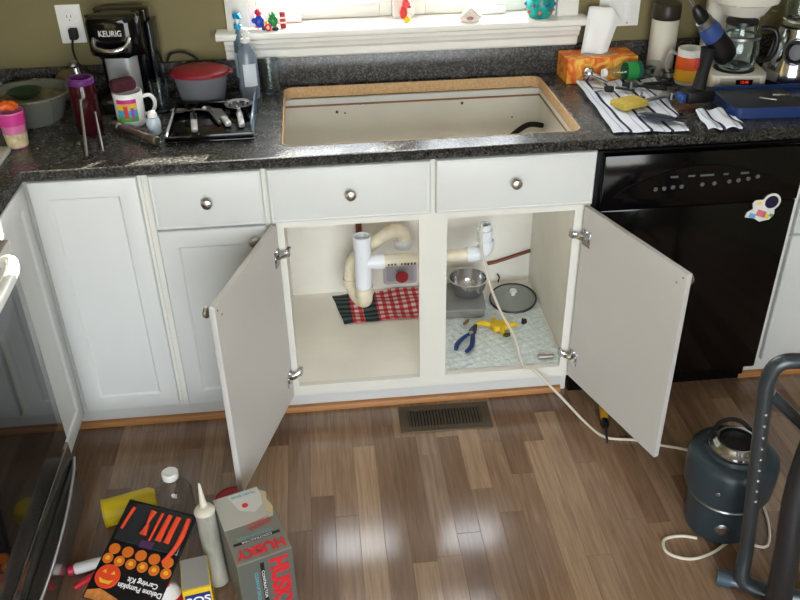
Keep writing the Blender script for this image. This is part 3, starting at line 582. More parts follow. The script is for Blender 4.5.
pot('pill_bottle', 'white capped bottle behind the food bowl, nearer the frame edge', -.185, .485, Z0 + .012, .03, .10, 'white_plastic', C_('dull_white', (190, 196, 198), .4), 'bottle', (R(-14), R(-12), 0))
pot('pill_bottle', 'white capped bottle behind the food bowl, nearer the outlet', -.085, .53, Z0, .032, .075, 'white_plastic', 'pale_blue_plastic', 'bottle')
pot('spice_jar', 'dark jar standing in the back left corner', -.27, .56, Z0, .03, .16, 'black_plastic', C_('dark_brown', (48, 34, 30), .3))
tag(obj('bread_bag', B().ball((0, 0, .05), .042, .034, .05, M=RZ(5)), C_('tan_bag', (112, 96, 60), .5, var=.35, vscale=18, bump=.6, bscale=20), loc=(.012, .560, Z0)), 'crumpled tan bread bag behind the food bowl', 'bag')
glass_cup('tall_glass', 'tall glass at the far left counter corner by the wall', -.30, .50, .04, .22)
# ================================================================== WINDOW SILL
SZ = 1.0995
def toy(name, label, loc, balls, cat='toy'):
    t = thing(name, label, cat, loc)
    for n_, c, p, rad in balls: obj(n_, B().ball(p, *rad) if isinstance(rad, tuple) else B().ball(p, rad), C_('toy_%d_%d_%d' % c, c, .35), t)
q = at(258, 27, 2, SZ)
toy('bead_figure', 'blue and red bead toy at the left end of the sill', (.615, .585, SZ), [('body', (35, 70, 180), (0, 0, .026), (.016, .013, .02)), ('head', (200, 40, 60), (-.003, 0, .053), .011), ('foot', (200, 50, 50), (-.012, -.008, .007), .007), ('foot', (60, 60, 70), (.011, -.008, .007), .007), ('arm', (35, 70, 180), (-.017, -.005, .03), .008), ('arm', (230, 190, 60), (.017, -.005, .024), .006)])
toy('frog_figure', 'green toy with yellow base beside the blue bead toy', (.655, .590, SZ), [('body', (40, 140, 70), (0, 0, .024), (.015, .013, .018)), ('head', (40, 140, 70), (0, -.003, .044), .011), ('foot', (220, 190, 60), (-.01, -.008, .006), .006), ('foot', (220, 190, 60), (.01, -.008, .006), .006), ('eye', (240, 240, 235), (-.005, -.012, .049), .0035)])
toy('red_figure', 'small red toy lying in front of the green sill toy', (.640, .565, SZ), [('body', (205, 35, 45), (0, 0, .012), (.011, .010, .012)), ('face', (240, 220, 210), (0, -.008, .013), (.005, .004, .006)), ('foot', (40, 40, 60), (.022, .002, .006), (.011, .006, .006))])
tb = thing('toy_block', 'upright red printed toy block on the left sill', 'toy', (.686, .600, SZ)); obj('block', B().box(-.009, .009, -.009, .009, 0, .05, .003), C_('block_red', (165, 40, 48), .5), tb); obj('stripe', B().box(-.0092, .0092, -.0094, -.009, .015, .02), 'white_plastic', tb); obj('stripe', B().box(-.0092, .0092, -.0094, -.009, .03, .035), 'white_plastic', tb)
toy('beaded_figurine', 'tall red and yellow figurine at the middle of the sill', (1.070, .600, SZ), [('foot', (240, 200, 50), (.004, 0, .012), (.012, .010, .012)), ('body', (215, 60, 60), (-.006, 0, .032), (.013, .012, .022)), ('chest', (225, 80, 80), (.002, 0, .058), (.014, .012, .016)), ('head', (230, 150, 70), (.0, 0, .082), .012), ('hat', (205, 45, 50), (.0, 0, .098), (.013, .013, .008)), ('arm', (180, 40, 60), (.013, -.004, .05), .006)])
ss_ = thing('sea_shell', 'pale ruffled shell ornament on the right half of the sill', 'shell', (1.275, .590, SZ))
obj('shell', B().lathe([(0, 0), (.03, 0), (.034, .008), (.028, .02), (.02, .03), (.008, .042), (0, .045)], seg=10), C_('shell_pale', (232, 222, 214), .4, var=.08, vscale=30, bump=.5), ss_); obj('opening', B().ball((-.004, -.026, .012), .012, .008, .007), C_('shell_pink', (176, 130, 120), .5), ss_)
obj('ridge', B().tube([(-.034, -.004, .01), (-.02, -.02, .026), (.0, -.02, .04), (.02, -.018, .024), (.034, -.004, .01)], .005, 8, 4), 'shell_pale', ss_)
tpn = thing('beaded_pot', 'teal patterned pot at the right end of the sill', 'pot', (1.500, .595, SZ))
obj('pot_body', B().lathe([(0, 0), (.030, 0), (.040, .012), (.046, .035), (.044, .06), (.036, .082), (.033, .082), (.04, .058), (.03, .006), (0, .006)]), C_('teal_glaze', (28, 150, 140), .3, var=.5, vscale=45), tpn)
for k in range(14):
    for zz, c, rr in ((.022, (210, 90, 80), .0435), (.044, (70, 90, 170), .0458), (.066, (60, 170, 120), .0425)):
        if k % 2 == (zz > .03): obj('bead', B().ball((rr * math.cos(k * .449), rr * math.sin(k * .449), zz), .006, seg=8), C_('bead_%d_%d_%d' % c, c, .3), tpn)
# ================================================================== ON THE COUNTER, RIGHT
tx = thing('tissue_box', 'orange and yellow tissue box with a white tissue pulled up', 'tissue box', (1.684, .532, Z0), R(2))
def mat_floral():
    m = mat('orange_print', (225, 110, 40), .5); n = m.node_tree.nodes; l = m.node_tree.links; b = n['Principled BSDF']
    g = n.new('ShaderNodeTexCoord'); t = n.new('ShaderNodeTexNoise'); t.inputs['Scale'].default_value = 26; t.inputs['Detail'].default_value = 3; t.inputs['Distortion'].default_value = 1.5; l.new(g.outputs['Object'], t.inputs['Vector'])
    r = ramp_nodes(n, [(.3, (214, 78, 34)), (.45, (228, 112, 40)), (.55, (236, 158, 50)), (.65, (240, 196, 90)), (.75, (224, 96, 60))]); l.new(t.outputs[0], r.inputs[0]); l.new(r.outputs[0], b.inputs['Base Color'])
mat_floral()
b = B(); b.box(-.115, .115, -.055, .055, 0, .078, .0015, 1); obj('carton', b, 'orange_print', tx)
obj('opening', B().lathe(cyl(.03, .0782, .0788), sx=2.0, sy=.8), C_('grey_film', (150, 146, 140), .4), tx)
def tis(u, v):
    w = .046 - .006 * v; bend = .05 * v * v
    return ((u - .5) * 2 * w - .012 + .025 * v + (.025 * v * (u > .5)), .012 * math.sin(u * 7) * (1 - .3 * v) + bend * .6 - .03 * (u - .5) * v, .0785 + .135 * math.sin(v * 1.75) / .98 - .05 * max(0, u - .55) * v * 2)
obj('tissue', B().grid(tis, 16, 14, .0012), 'white_paper', tx)
# striped towel
mat_stripes('striped_towel', 0, [(0, (226, 229, 238)), (.36, (176, 186, 210)), (.44, (226, 229, 238)), (.70, (32, 36, 74)), (.86, (226, 229, 238))], 17.5)
def tw(u, v):
    x0, x1 = 1.583 + .014 * v, 1.79 + .065 * v; y = .030 + .43 * v
    return (x0 + (x1 - x0) * u - 1.7, y - .25 - .02 * u * (1 - v), .0060 + .0035 * (1 + math.sin(u * 15 + v * 5)) * (.4 + .6 * v) + .0015 * math.sin(v * 18 + u * 3) + (.012 * (1 - u * 6) * v if u < .16 else 0))
tag(obj('striped_dish_towel', B().grid(tw, 40, 30, .004), 'striped_towel', loc=(1.7, .25, Z0)), 'white towel with navy stripes spread right of the cutout', 'towel')
def tw2(u, v):
    y = .004 + .14 * v
    return (1.842 + .105 * u + .02 * v - 1.9, y - .1, .0125 + .004 * math.sin(u * 12) + .003 * math.sin(v * 8))
tag(obj('striped_cloth', B().grid(tw2, 20, 16, .004), 'striped_towel', loc=(1.9, .1, Z0)), 'striped cloth corner poking out under the cordless drill', 'towel')
TT = ZC + .0165
# yellow sponge
tag(obj('yellow_scrub_sponge', B().box(-.046, .046, -.033, .033, 0, .018, .004), C_('yellow_sponge', (188, 164, 72), .95, var=.12, vscale=70, bump=.5, bscale=120), loc=(1.684, .205, TT), rot=(0, 0, R(24))), 'flat yellow sponge lying on the striped towel', 'sponge')
# lying clear bottle with green label
bt = thing('lying_bottle', 'clear bottle with green label lying by the tissue box', 'bottle', (1.684, .430, TT + .030), rot=(0, R(90), R(6)))
obj('bottle_body', B().lathe([(.0, 0), (.011, 0), (.011, .02), (.014, .026), (.026, .05), (.028, .06), (.028, .15), (.026, .175), (0, .178)]), 'thin_clear', bt); obj('label_band', B().lathe([(.0282, .062), (.0288, .062), (.0288, .098), (.0282, .098)]), C_('label_green', (40, 140, 70), .4), bt); obj('cap', B().lathe(cyl(.0125, -.014, -.0005, .001)), 'white_plastic', bt)
obj('label_band', B().lathe([(.0282, .099), (.0288, .099), (.0288, .112), (.0282, .112)]), C_('label_dark', (24, 84, 74), .4), bt)
def tool(name, label, cat, u, v, z, rz): q = at(u, v, 2, z); return thing(name, label, cat, (q.x, q.y, z), R(rz))
t = tool('faucet_valve', 'round chrome faucet knob lying at the towel back left', 'faucet part', 588, 80, TT, -50)
obj('ball_knob', B().ball((0, 0, .022), .021), 'chrome', t); obj('stem', B().tube([(.012, 0, .02), (.04, 0, .014), (.07, 0, .010)], [.010, .009, .008], 10, 3), 'chrome', t)
t = tool('faucet_aerator', 'small black and chrome fitting lying near the round knob', 'faucet part', 600, 92, TT, -30)
obj('fitting', B().lathe(cyl(.012, -.02, .014, .002), (0, 0, .0125), 16, RY(90)), 'chrome', t); obj('rubber_end', B().lathe(cyl(.010, .015, .04, .002), (0, 0, .0125), 16, RY(90)), 'black_rubber', t)
def pliers_b(t, hm, L_=.11, s=1.0, dz=0):
    for sg in (1, -1):
        obj('handle', B().tube([(0.004, sg * .004, .009 + dz), (-.03 * s, sg * .016 * s, .009 + dz), (-.07 * s, sg * .024 * s, .009 + dz), (-L_, sg * .018 * s, .009 + dz)], [.006, .008, .0085, .007], 10, 4, flat=.7), hm, t)
        obj('jaw', B().prism([(0, sg * .001), (.012, sg * .012 * s), (.03 * s, sg * .011 * s), (.055 * s, sg * .004), (.055 * s, sg * .001)], .004 + dz, .014 + dz), 'dark_steel', t)
    obj('pivot', B().lathe(cyl(.008, .003 + dz, .016 + dz, .001)), 'steel', t)
t = tool('black_pliers', 'black handled pliers lying on the right part of the towel', 'pliers', 640, 88, TT, 165); pliers_b(t, 'black_rubber', .10)
t = tool('oval_scraper', 'dark oval blade tool near the towel front corner', 'scraper', 657, 118, TT, -35)
obj('blade', B().lathe([(0, 0), (.04, 0), (.044, .003), (.040, .007), (0, .010)], sx=1.3, sy=.55), C_('dark_blue_grey', (58, 66, 84), .3, metal=.4), t); obj('grip', B().box(.05, .085, -.008, .008, .001, .012, .003), 'black_plastic', t)
t = tool('adjustable_wrench', 'steel adjustable wrench lying among parts by the towel edge', 'wrench', 655, 100, TT, 25)
obj('shank', B().prism([(-.06, -.007), (.04, -.009), (.04, .009), (-.06, .007)], .002, .009, None, .001), 'steel', t); obj('jaw', B().prism([(.038, -.016), (.06, -.020), (.075, -.012), (.06, -.006), (.058, .004), (.078, .010), (.07, .02), (.045, .018), (.038, .012)], .0, .011, None, .001), 'steel', t)
for i, (u, v, r_, nm) in enumerate(((648, 72, .020, 'largest steel ring nut before the white canister'), (662, 84, .017, 'steel ring nut nearest the black pliers handles'), (672, 93, .015, 'smaller steel ring nut beside the drill battery'), (668, 76, .018, 'steel ring nut in front of the orange mug'))):
    t = tool('lock_nut', nm, 'nut', u, v, ZC + (.0175 if i == 1 else .0175 if i == 0 else .0175), 20 * i); t['group'] = 'loose ring nuts by the towel'
    obj('ring', B().lathe([(r_ * .6, 0), (r_, 0), (r_, .014), (r_ * .6, .014), (r_ * .6, 0)], seg=16), 'steel', t); obj('flange', B().lathe([(r_ * .62, .0142), (r_ * 1.15, .0142), (r_ * 1.15, .017), (r_ * .62, .017), (r_ * .62, .0142)], seg=16), 'dark_steel', t)
for i, (u, v, a, nm) in enumerate(((637, 100, 30, 'short grey clamp on the towel left of the wrench'), (672, 104, 80, 'short grey clamp beside the drill foot'), (625, 90, -40, 'short grey clamp nearest the lying bottle'))):
    t = tool('pipe_clamp', nm, 'clamp', u, v, TT, a); t['group'] = 'grey clamps on the towel'
    obj('bar', B().box(-.03, .03, -.006, .006, 0, .006, .001), 'dark_steel', t); obj('screw', B().lathe(cyl(.004, .0, .022, .001), (.018, 0, .006), 10), 'steel', t)
# white canister with dark lid
cn = thing('storage_canister', 'tall white canister with dark lid against the back wall', 'canister', (1.900, .545, Z0))
obj('canister_body', B().lathe([(0, 0), (.041, 0), (.043, .004), (.043, .172), (.041, .175), (0, .175)], seg=36), C_('ivory_plastic', (212, 208, 194), .45), cn); obj('lid', B().lathe([(0, .176), (.043, .176), (.045, .180), (.044, .218), (.040, .224), (0, .225)], seg=36), C_('dark_umber', (48, 38, 32), .35), cn)
# orange mug
om = thing('orange_mug', 'orange, yellow and white banded mug behind the drill', 'mug', (1.950, .432, Z0), R(165))
obj('cup', mugmesh(.040, .11), 'white_plastic', om); obj('handle', B().tube([(.039, 0, .09), (.060, 0, .095), (.070, 0, .07), (.066, 0, .04), (.052, 0, .026), (.039, 0, .026)], .005, 10, 5), C_('grey_ceramic', (150, 148, 142), .3), om)
obj('band', B().lathe([(.0402, .012), (.0412, .012), (.0412, .048), (.0402, .048)]), C_('mug_yellow', (226, 172, 40), .4), om); obj('band', B().lathe([(.0402, .0485), (.0414, .0485), (.0414, .088), (.0402, .088)]), C_('mug_orange', (226, 92, 36), .4), om)
# cordless drill, standing on its battery
dr = thing('cordless_drill', 'dark blue cordless drill standing upright on its battery', 'drill', (1.898, .215, ZC + .0165), R(8)); dr.scale = (.92, .8, .95)
obj('battery', B().box(-.055, .04, -.035, .035, 0, .04, .008), 'black_plastic', dr); obj('battery_clip', B().box(-.075, -.0555, -.024, .024, .004, .032, .006), C_('tool_blue', (36, 70, 128), .35), dr)
obj('handle', B().tube([(-.006, 0, .041), (-.002, 0, .08), (.004, 0, .13), (.006, 0, .165)], [.023, .020, .021, .026], 14, 4), 'black_rubber', dr)
ax0 = Vector((.068, 0, .140)); ax1 = Vector((-.062, 0, .285)); Md = along(ax0, ax1)
obj('motor_housing', B().lathe([(0, -.018), (.03, -.015), (.036, 0), (.037, .03), (.034, .055), (.033, .075), (0, .075)], seg=24, M=Md), 'black_plastic', dr)
obj('gear_case', B().lathe([(0, .0755), (.033, .0755), (.034, .10), (.028, .125), (0, .126)], seg=24, M=Md), C_('tool_blue_light', (50, 74, 130), .3), dr)
obj('collar', B().lathe([(0, .1265), (.026, .1265), (.025, .148), (0, .148)], seg=24, M=Md), 'steel', dr); obj('chuck', B().lathe([(0, .1485), (.021, .1485), (.022, .17), (.014, .196), (.006, .204), (0, .204)], seg=20, M=Md), 'black_plastic', dr); obj('bit', B().lathe(cyl(.004, .2045, .232), seg=8, M=Md), 'chrome', dr)
obj('trigger', B().box(-.034, -.019, -.007, .007, .105, .135, .004), C_('trigger_red', (160, 40, 40), .4), dr)
# drip coffee maker
dm = thing('drip_coffee_machine', 'white drip coffee machine with glass carafe and red clock', 'coffee maker', (2.098, .450, Z0), R(-8))
obj('base', B().prism(rrect(-.088, .088, -.105, .105, .03), 0, .042, None, .006), 'cream_plastic', dm); obj('tower', B().prism(rrect(-.085, .085, .045, .102, .02), .043, .245, None, .006), 'cream_plastic', dm)
obj('brew_head', B().prism(rrect(-.088, .088, -.10, .102, .04), .205 + .041, .345, None, .012), 'cream_plastic', dm); obj('filter_basket', B().lathe([(0, .212), (.058, .212), (.078, .2445), (0, .2445)], (0, -.03, 0)), 'cream_plastic', dm)
obj('clock_display', B().box(-.012, .040, -.108, -.1055, .014, .030, .001, 1), C_('clock_black', (40, 8, 12), .2), dm); obj('control_strip', B().box(-.06, .06, -.1068, -.1052, .010, .034), C_('strip_grey', (176, 172, 160), .5), dm)
obj('hot_plate', B().lathe(cyl(.062, .0425, .0475, .001), (0, -.03, 0)), 'black_plastic', dm)
text('digits', '12:45', .012, C_('led_red', (255, 60, 50), .5, emit=1.0), dm, (.014, -.1086, .022), (R(90), 0, 0), .0002)
cf = thing('glass_carafe', 'glass coffee carafe sitting in the white coffee machine', 'carafe', (2.098 - .0042, .450 - .0297, Z0 + .048), R(-8))
obj('jug', B().lathe([(0, 0), (.052, 0), (.060, .01), (.067, .05), (.060, .095), (.046, .12), (.048, .135), (.045, .135), (.043, .12), (.057, .094), (.064, .05), (.057, .012), (0, .005)]), 'glass', cf); obj('collar', B().lathe([(.0605, .094), (.063, .094), (.063, .102), (.0565, .104)]), 'steel', cf); obj('lid', B().lathe([(0, .136), (.05, .136), (.048, .146), (0, .150)]), 'black_plastic', cf)
obj('handle', B().tube([(.05, -.03, .125), (.085, -.045, .125), (.098, -.05, .09), (.088, -.046, .04), (.062, -.03, .03)], .009, 10, 4), 'black_plastic', cf)
# blender
bl = thing('blender', 'chrome blender with black dial at the right edge', 'blender', (2.278, .415, Z0), R(-25)); bl.scale = (.85, .85, 1)
obj('motor_base', B().lathe([(0, 0), (.102, 0), (.104, .012), (.098, .04), (.078, .13), (.068, .168), (.060, .172), (0, .172)], seg=8 * 4), 'chrome', bl); obj('dial', B().lathe([(0, 0), (.036, 0), (.036, .012), (.026, .016), (.024, .028), (0, .030)], (0, -.080, .105), 24, RX(80)), 'black_plastic', bl)
obj('dial_ring', B().lathe([(.037, -.004), (.043, -.004), (.042, .008), (.037, .009), (.037, -.004)], (0, -.080, .105), 28, RX(80)), 'dark_steel', bl)
obj('jar', B().lathe([(0, .174), (.055, .174), (.058, .19), (.078, .37), (.074, .37), (.054, .192), (0, .186)]), 'glass', bl); obj('collar', B().lathe([(.0, .1725), (.064, .1725), (.064, .1738), (0, .1738)]), 'black_plastic', bl); obj('foot_ring', B().lathe([(.1045, 0), (.108, 0), (.108, .010), (.1045, .012)]), 'black_rubber', bl)
# drill case
ca = thing('drill_case', 'open blue tool case lying in front of the coffee machine', 'tool case', (2.118, .185, Z0), R(-3))
b = B(); b.prism(rrect(-.165, .20, -.105, .10, .03), 0, .006, None, .002); Wl = rrect(-.165, .20, -.105, .10, .03); Wi = rrect(-.158, .193, -.098, .093, .026); n = len(Wl)
v = [(x, y, .006) for x, y in Wl] + [(x, y, .032) for x, y in Wl] + [(x, y, .032) for x, y in Wi] + [(x, y, .006) for x, y in Wi]
b._add(v, [(i * n + k, i * n + (k + 1) % n, (i + 1) * n + (k + 1) % n, (i + 1) * n + k) for i in range(3) for k in range(n)]); obj('case_shell', b, C_('case_blue', (24, 48, 100), .4), ca)
obj('insert', B().prism(rrect(-.155, .06, -.094, .090, .02), .0065, .024, None, .004), C_('insert_grey', (46, 52, 58), .5), ca); obj('insert', B().prism(rrect(.065, .19, -.094, .090, .02), .0065, .020, None, .004), 'case_blue', ca)
for k in range(3):
    q = Vector((2.118 - .05 + .05 * k, .18 + .02 * (k % 2), ZC + .0250))
    t = thing('drill_bit', ('short steel drill bit lying leftmost in the blue case', 'steel drill bit lying mid in the blue case', 'steel drill bit nearest the blue end of the case')[k], 'drill bit', q, R(-35 + 20 * k), 'drill bits in the blue case')
    obj('shank', B().lathe(cyl(.0035, 0, .02), (0, 0, .004), 8, RY(90)), 'steel', t); obj('flute', B().lathe([(0, .0202), (.003, .0202), (.003, .045), (0, .05)], (0, 0, .004), 8, RY(90)), 'chrome', t)
# ================================================================== UNDER THE SINK
D0 = DECK + .0005
dp = thing('drain_pipe', 'white plastic drain tee with trap and long crossing pipe under the sink', 'pipe', (.92, .40, .3))
def P(u, v, y): q = at(u, v, 1, y); return Vector((q.x - .92, y - .40, q.z - .3))
def rel(p): return Vector((p[0] - .92, p[1] - .4, p[2] - .3))
a = P(362, 236, .36); c = P(364, 292, .36); a.x = c.x = (a.x + c.x) / 2
def hollow(p, q, r, w=.004):
    d = (q - p).length; return B().lathe([(r - w, d - .02), (r - w, d), (r, d), (r, 0), (r - w, 0), (r - w, d - .02), (0, d - .02)], M=along(p, q), seg=20)
obj('tee_body', B().tube([c, a - Vector((0, 0, .045))], .0285, 18), 'pvc_new', dp)
obj('inlet_cup', hollow(a - Vector((0, 0, .045)), a, .0300), 'pvc_new', dp)
obj('collar', B().tube([c - Vector((0, 0, .004)), c + Vector((0, 0, .022))], .0325, 20), 'pvc_old', dp)
m1 = Vector((a.x, 0 - .04, P(395, 260, .36).z)); m2 = P(481, 259, .36); m2.z = m1.z + .004
obj('branch', B().tube([m1, m1 + Vector((.062, 0, 0))], .0255, 18), 'pvc_new', dp)
obj('cross_pipe', B().tube([m1 + Vector((.055, 0, 0)), m2], .0215, 18), 'pvc_old', dp)
obj('coupling', B().tube([m1 + Vector((.040, 0, 0)), m1 + Vector((.072, 0, 0))], .0275, 18), 'pvc_new', dp)
for k in range(9): 
    if k not in (3,): obj('marking', B().box(-.003, .003, -.0222, -.0212, -.004, .004), C_('mark_dark', (80, 70, 60), .7), dp, loc=m1 + Vector((.085 + .011 * k, 0, -.006)))
obj('elbow', B().tube([m2 - Vector((.05, 0, 0)), m2 - Vector((.02, 0, 0)), m2 + Vector((.0, 0, .004)), m2 + Vector((.016, 0, .026)), m2 + Vector((.018, 0, .05))], [.0265, .0265, .0265, .0255, .0245], 16, 4), 'pvc_new', dp)
tp1 = P(485, 224, .36); st0 = Vector((tp1.x, m2.y, m2.z + .045)); obj('standpipe', hollow(st0, Vector((tp1.x, m2.y, tp1.z)), .0205), 'pvc_new', dp); obj('slip_nut', B().tube([Vector((tp1.x, m2.y, tp1.z - .062)), Vector((tp1.x, m2.y, tp1.z - .020))], .0265, 10), 'pvc_new', dp)
# trap: down from the tee, round to the left, up behind and over to the wall
tb_ = [c, c + Vector((.002, .0, -.022)), c + Vector((-.004, .022, -.045)), c + Vector((-.024, .055, -.042)), c + Vector((-.040, .078, -.002)), c + Vector((-.040, .082, .045)), c + Vector((-.022, .080, .090)), c + Vector((.03, .082, .135)), c + Vector((.085, .085, .172)), c + Vector((.115, .088, .180))]
obj('trap_bend', B().tube(tb_, [.026, .027, .027, .026, .0245, .0235, .0235, .0235, .0235, .0235], 16, 5), 'pvc_old', dp)
e0 = tb_[-1]; obj('wall_elbow', B().tube([e0 - Vector((.012, 0, 0)), e0 + Vector((.014, .002, -.002)), e0 + Vector((.030, .008, -.02)), e0 + Vector((.032, .01, -.045))], .0265, 16, 4), 'pvc_old', dp); obj('slip_nut', B().tube([e0 + Vector((.032, .01, -.038)), e0 + Vector((.032, .01, -.066))], .031, 10), 'pvc_new', dp)
obj('wall_stub', B().tube([e0 + Vector((.032, .03, -.055)), Vector((e0.x + .032, .176, e0.z - .055))], .02, 14), 'pvc_old', dp)
obj('trap_nut', B().tube([tb_[4] + Vector((0, 0, -.012)), tb_[4] + Vector((0, .001, .014))], .0305, 10), 'pvc_old', dp)
q = at(359, 236, 1, .555); tag(obj('hot_water_pipe', B().tube([(q.x, .556, .70), (q.x, .556, DECK + .12), (q.x, .556, D0)], .011, 12), 'copper'), 'dark copper supply pipe rising behind the white trap', 'pipe')
q = at(352, 245, 1, .560); tag(obj('pipe_bracket', B().box(-.006, .006, -.005, .005, 0, .16, .002).box(-.012, .012, .0, .005, .02, .04).box(-.012, .012, .0, .005, .12, .14), 'dark_steel', loc=(q.x - .008, .572, .45)), 'dark strap beside the copper supply pipe', 'bracket')
q = at(400, 272, 1, .57)
vb = thing('valve_box', 'grey recessed box on the back panel behind the pipes', 'valve box', (q.x, .577, q.z)); obj('frame', B().prism(rrect(-.062, .062, -.05, .06, .012), 0, .008, RX90, .002), C_('box_grey', (186, 184, 184), .4), vb); obj('recess', B().prism(rrect(-.05, .05, -.038, .048, .01), .0082, .0095, RX90), C_('box_grey_dark', (160, 158, 160), .5), vb)
q = at(402, 277, 1, .53)
vl = thing('shutoff_valve', 'round red shutoff valve above the checked towel', 'valve', (q.x, .545, q.z)); obj('handwheel', B().lathe([(0, .012), (.022, .012), (.024, .016), (.022, .022), (.012, .020), (0, .024)], seg=12, M=RX90), C_('valve_red', (150, 40, 48), .4), vl); obj('stem', B().lathe(cyl(.006, -.008, .0115), M=RX90, seg=10), 'copper', vl)
q1 = at(497, 264, 1, .55); q2 = at(526, 254, 1, .55); tag(obj('copper_pipe', B().tube([(1.36, .566, q1.z - .006), (q1.x, .566, q1.z), (1.519, .566, q2.z + .004)], .006, 10), 'copper'), 'thin copper pipe along the lower back panel', 'pipe')
# checked towel
def ck(u, v):
    x = .02 * (1 - u) * (v < 0) + .372 * u; y = .200 * v
    return (x + .03 * (1 - v) - .0, y, .005 + .0025 * math.sin(x * 42 + v * 4) + .003 * math.sin(v * 11 + x * 9) + .012 * max(0, u - .7) * v)
tag(obj('checked_towel', B().grid(ck, 36, 20, .003), 'checked_cloth', loc=(.785, .352, D0 + .0002), rot=(0, 0, R(2))), 'red and white checked towel with dark end bands', 'towel')
# right half of the cabinet
mat('plastic_sheet', (216, 226, 224), .14, var=.14, vscale=90, bump=1.0, bscale=90)
def sh_(u, v): return (1.128 + .385 * u - 1.3, .045 + .40 * v - .25, .0022 + .003 * abs(math.sin(u * 37 + v * 21)) * abs(math.sin(v * 41 - u * 13)))
tag(obj('crumpled_plastic_sheet', B().grid(sh_, 60, 60, .001), 'plastic_sheet', loc=(1.3, .25, D0)), 'crinkled clear plastic sheet covering the right cabinet deck', 'plastic sheet')
tag(obj('hanging_plastic', B().grid(lambda u, v: (1.37 + .13 * u - 1.42, .571 - .006 * abs(math.sin(u * 19 + v * 7)) - .573, .60 - .15 * (1 - v) * (.6 + .4 * u) - .55), 20, 14, 0.0015), C_('crinkled_film', (222, 222, 218), .2, bump=1, bscale=40), loc=(1.42, .573, .60)), 'crinkled plastic film taped to the cabinet back right', 'plastic sheet')
pn = thing('baking_pan', 'shallow clear lidded pan under the steel bowl', 'pan', (1.228, .410, D0 + .006), R(-4))
obj('pan_base', B().prism(rrect(-.10, .085, -.075, .10, .015), 0, .028, None, .004), C_('pan_grey', (150, 148, 142), .22, metal=.5), pn); obj('pan_lid', B().prism(rrect(-.104, .089, -.079, .104, .015), .0285, .038, None, .003), C_('pan_lid_clear', (176, 176, 172), .15, trans=.5), pn)
q = at(467, 292, 2, .185)
tag(obj('steel_mixing_bowl', B().lathe([(0, 0), (.034, 0), (.050, .012), (.062, .04), (.066, .068), (.070, .069), (.0705, .0715), (.065, .0715), (.060, .04), (.048, .014), (.03, .003), (0, .003)], seg=36), 'chrome', loc=(1.262, .425, D0 + .0446)), 'round stainless mixing bowl standing on the clear pan', 'bowl')
q = at(513, 297, 2, D0 + .02)
ld = thing('glass_pot_lid', 'round glass lid with dark rim leaning on the cabinet deck', 'lid', (q.x, q.y, D0 + .012), rot=(R(6), R(-4), R(10)))
obj('rim', B().lathe([(.080, 0), (.085, 0), (.086, .004), (.084, .008), (.080, .007), (.080, 0)], seg=40), 'dark_steel', ld); obj('lid_glass', B().lathe([(0, .019), (.04, .016), (.0795, .005), (.0795, .002), (.04, .012), (0, .015)], seg=36), C_('lid_grey_glass', (190, 196, 190), .1, trans=.6), ld); obj('lid_knob', B().lathe([(0, .0195), (.008, .0195), (.007, .028), (.014, .034), (.012, .040), (0, .041)]), C_('knob_clear', (225, 225, 220), .2), ld)
pl = thing('blue_pliers', 'steel slip joint pliers with blue grips on the plastic sheet', 'pliers', tp(471, 336, D0 + .008), R(62)); pliers_b(pl, C_('grip_blue', (26, 56, 110), .5), .105)
gl = thing('rubber_glove', 'crumpled yellow rubber glove on the plastic sheet', 'glove', tp(500, 328, D0 + .008), R(12))
C_('glove_yellow', (222, 184, 30), .55, var=.1, vscale=40)
b = B(); b.box(-.034, .034, -.026, .026, 0, .022, .009, 3)
for fx, fy, tx_, ty in ((-.03, .016, -.072, .040), (-.012, .02, -.008, .046), (.026, -.012, .055, -.014), (.0, -.02, -.01, -.044)): b.tube([(fx, fy, .011), ((fx + tx_) / 2, (fy + ty) / 2, .014), (tx_, ty, .009)], [.010, .009, .007], 10, 3)
obj('palm', b, 'glove_yellow', gl); obj('leaf_scrap', B().prism([(-.012, 0), (.0, .008), (.016, .003), (.012, -.008), (-.004, -.010)], .0, .006), C_('dark_olive', (70, 74, 30), .7), gl, loc=(.0, -.052, .003))
for nm, u, v in (('small dark hinge clip on the left cabinet deck', 308, 291), ('small dark clip beside the yellow glove', 524, 323)):
    t = thing('metal_clip', nm, 'clip', tp(u, v, D0 + .004), R(30), 'loose clips in the cabinet'); obj('plate', B().box(-.009, .009, -.006, .006, 0, .004), 'bronze', t); obj('prong', B().box(-.008, -.004, -.005, .005, .0042, .02).box(.004, .008, -.005, .005, .0042, .014), 'black_plastic', t)
tag(obj('loose_bolt', B().lathe(cyl(.008, 0, .05, .002), M=RY(90)), 'brushed_nickel', loc=tp(538, 357, D0 + .0135)), 'steel hinge bolt lying by the lower right hinge', 'bolt')
tag(obj('brown_stub', B().lathe([(0, 0), (.005, 0), (.006, .02), (.004, .03), (0, .031)], M=RY(90)), C_('stub_brown', (130, 104, 60), .7), loc=tp(464, 324, D0 + .010), rot=(0, 0, R(50))), 'short brown stub near the blue pliers', 'scrap')
tag(obj('dangling_clip', B().tube([(0, 0, 0), (.004, 0, .02), (-.004, 0, .035)], .003, 6, 3), 'dark_steel', loc=tp(498, 282, D0 + .004)), 'tiny dark wire end behind the glass lid', 'wire')
q = at(536, 128, 1, .50)
tag(obj('dark_hose', B().tube([(1.515, .52, q.z + .0), (1.46, .50, q.z + .012), (1.40, .48, q.z - .02), (1.36, .46, q.z - .07), (1.37, .45, q.z - .14)], .009, 10, 5), 'black_rubber'), 'black hose crossing inside the cabinet below the cutout', 'hose')
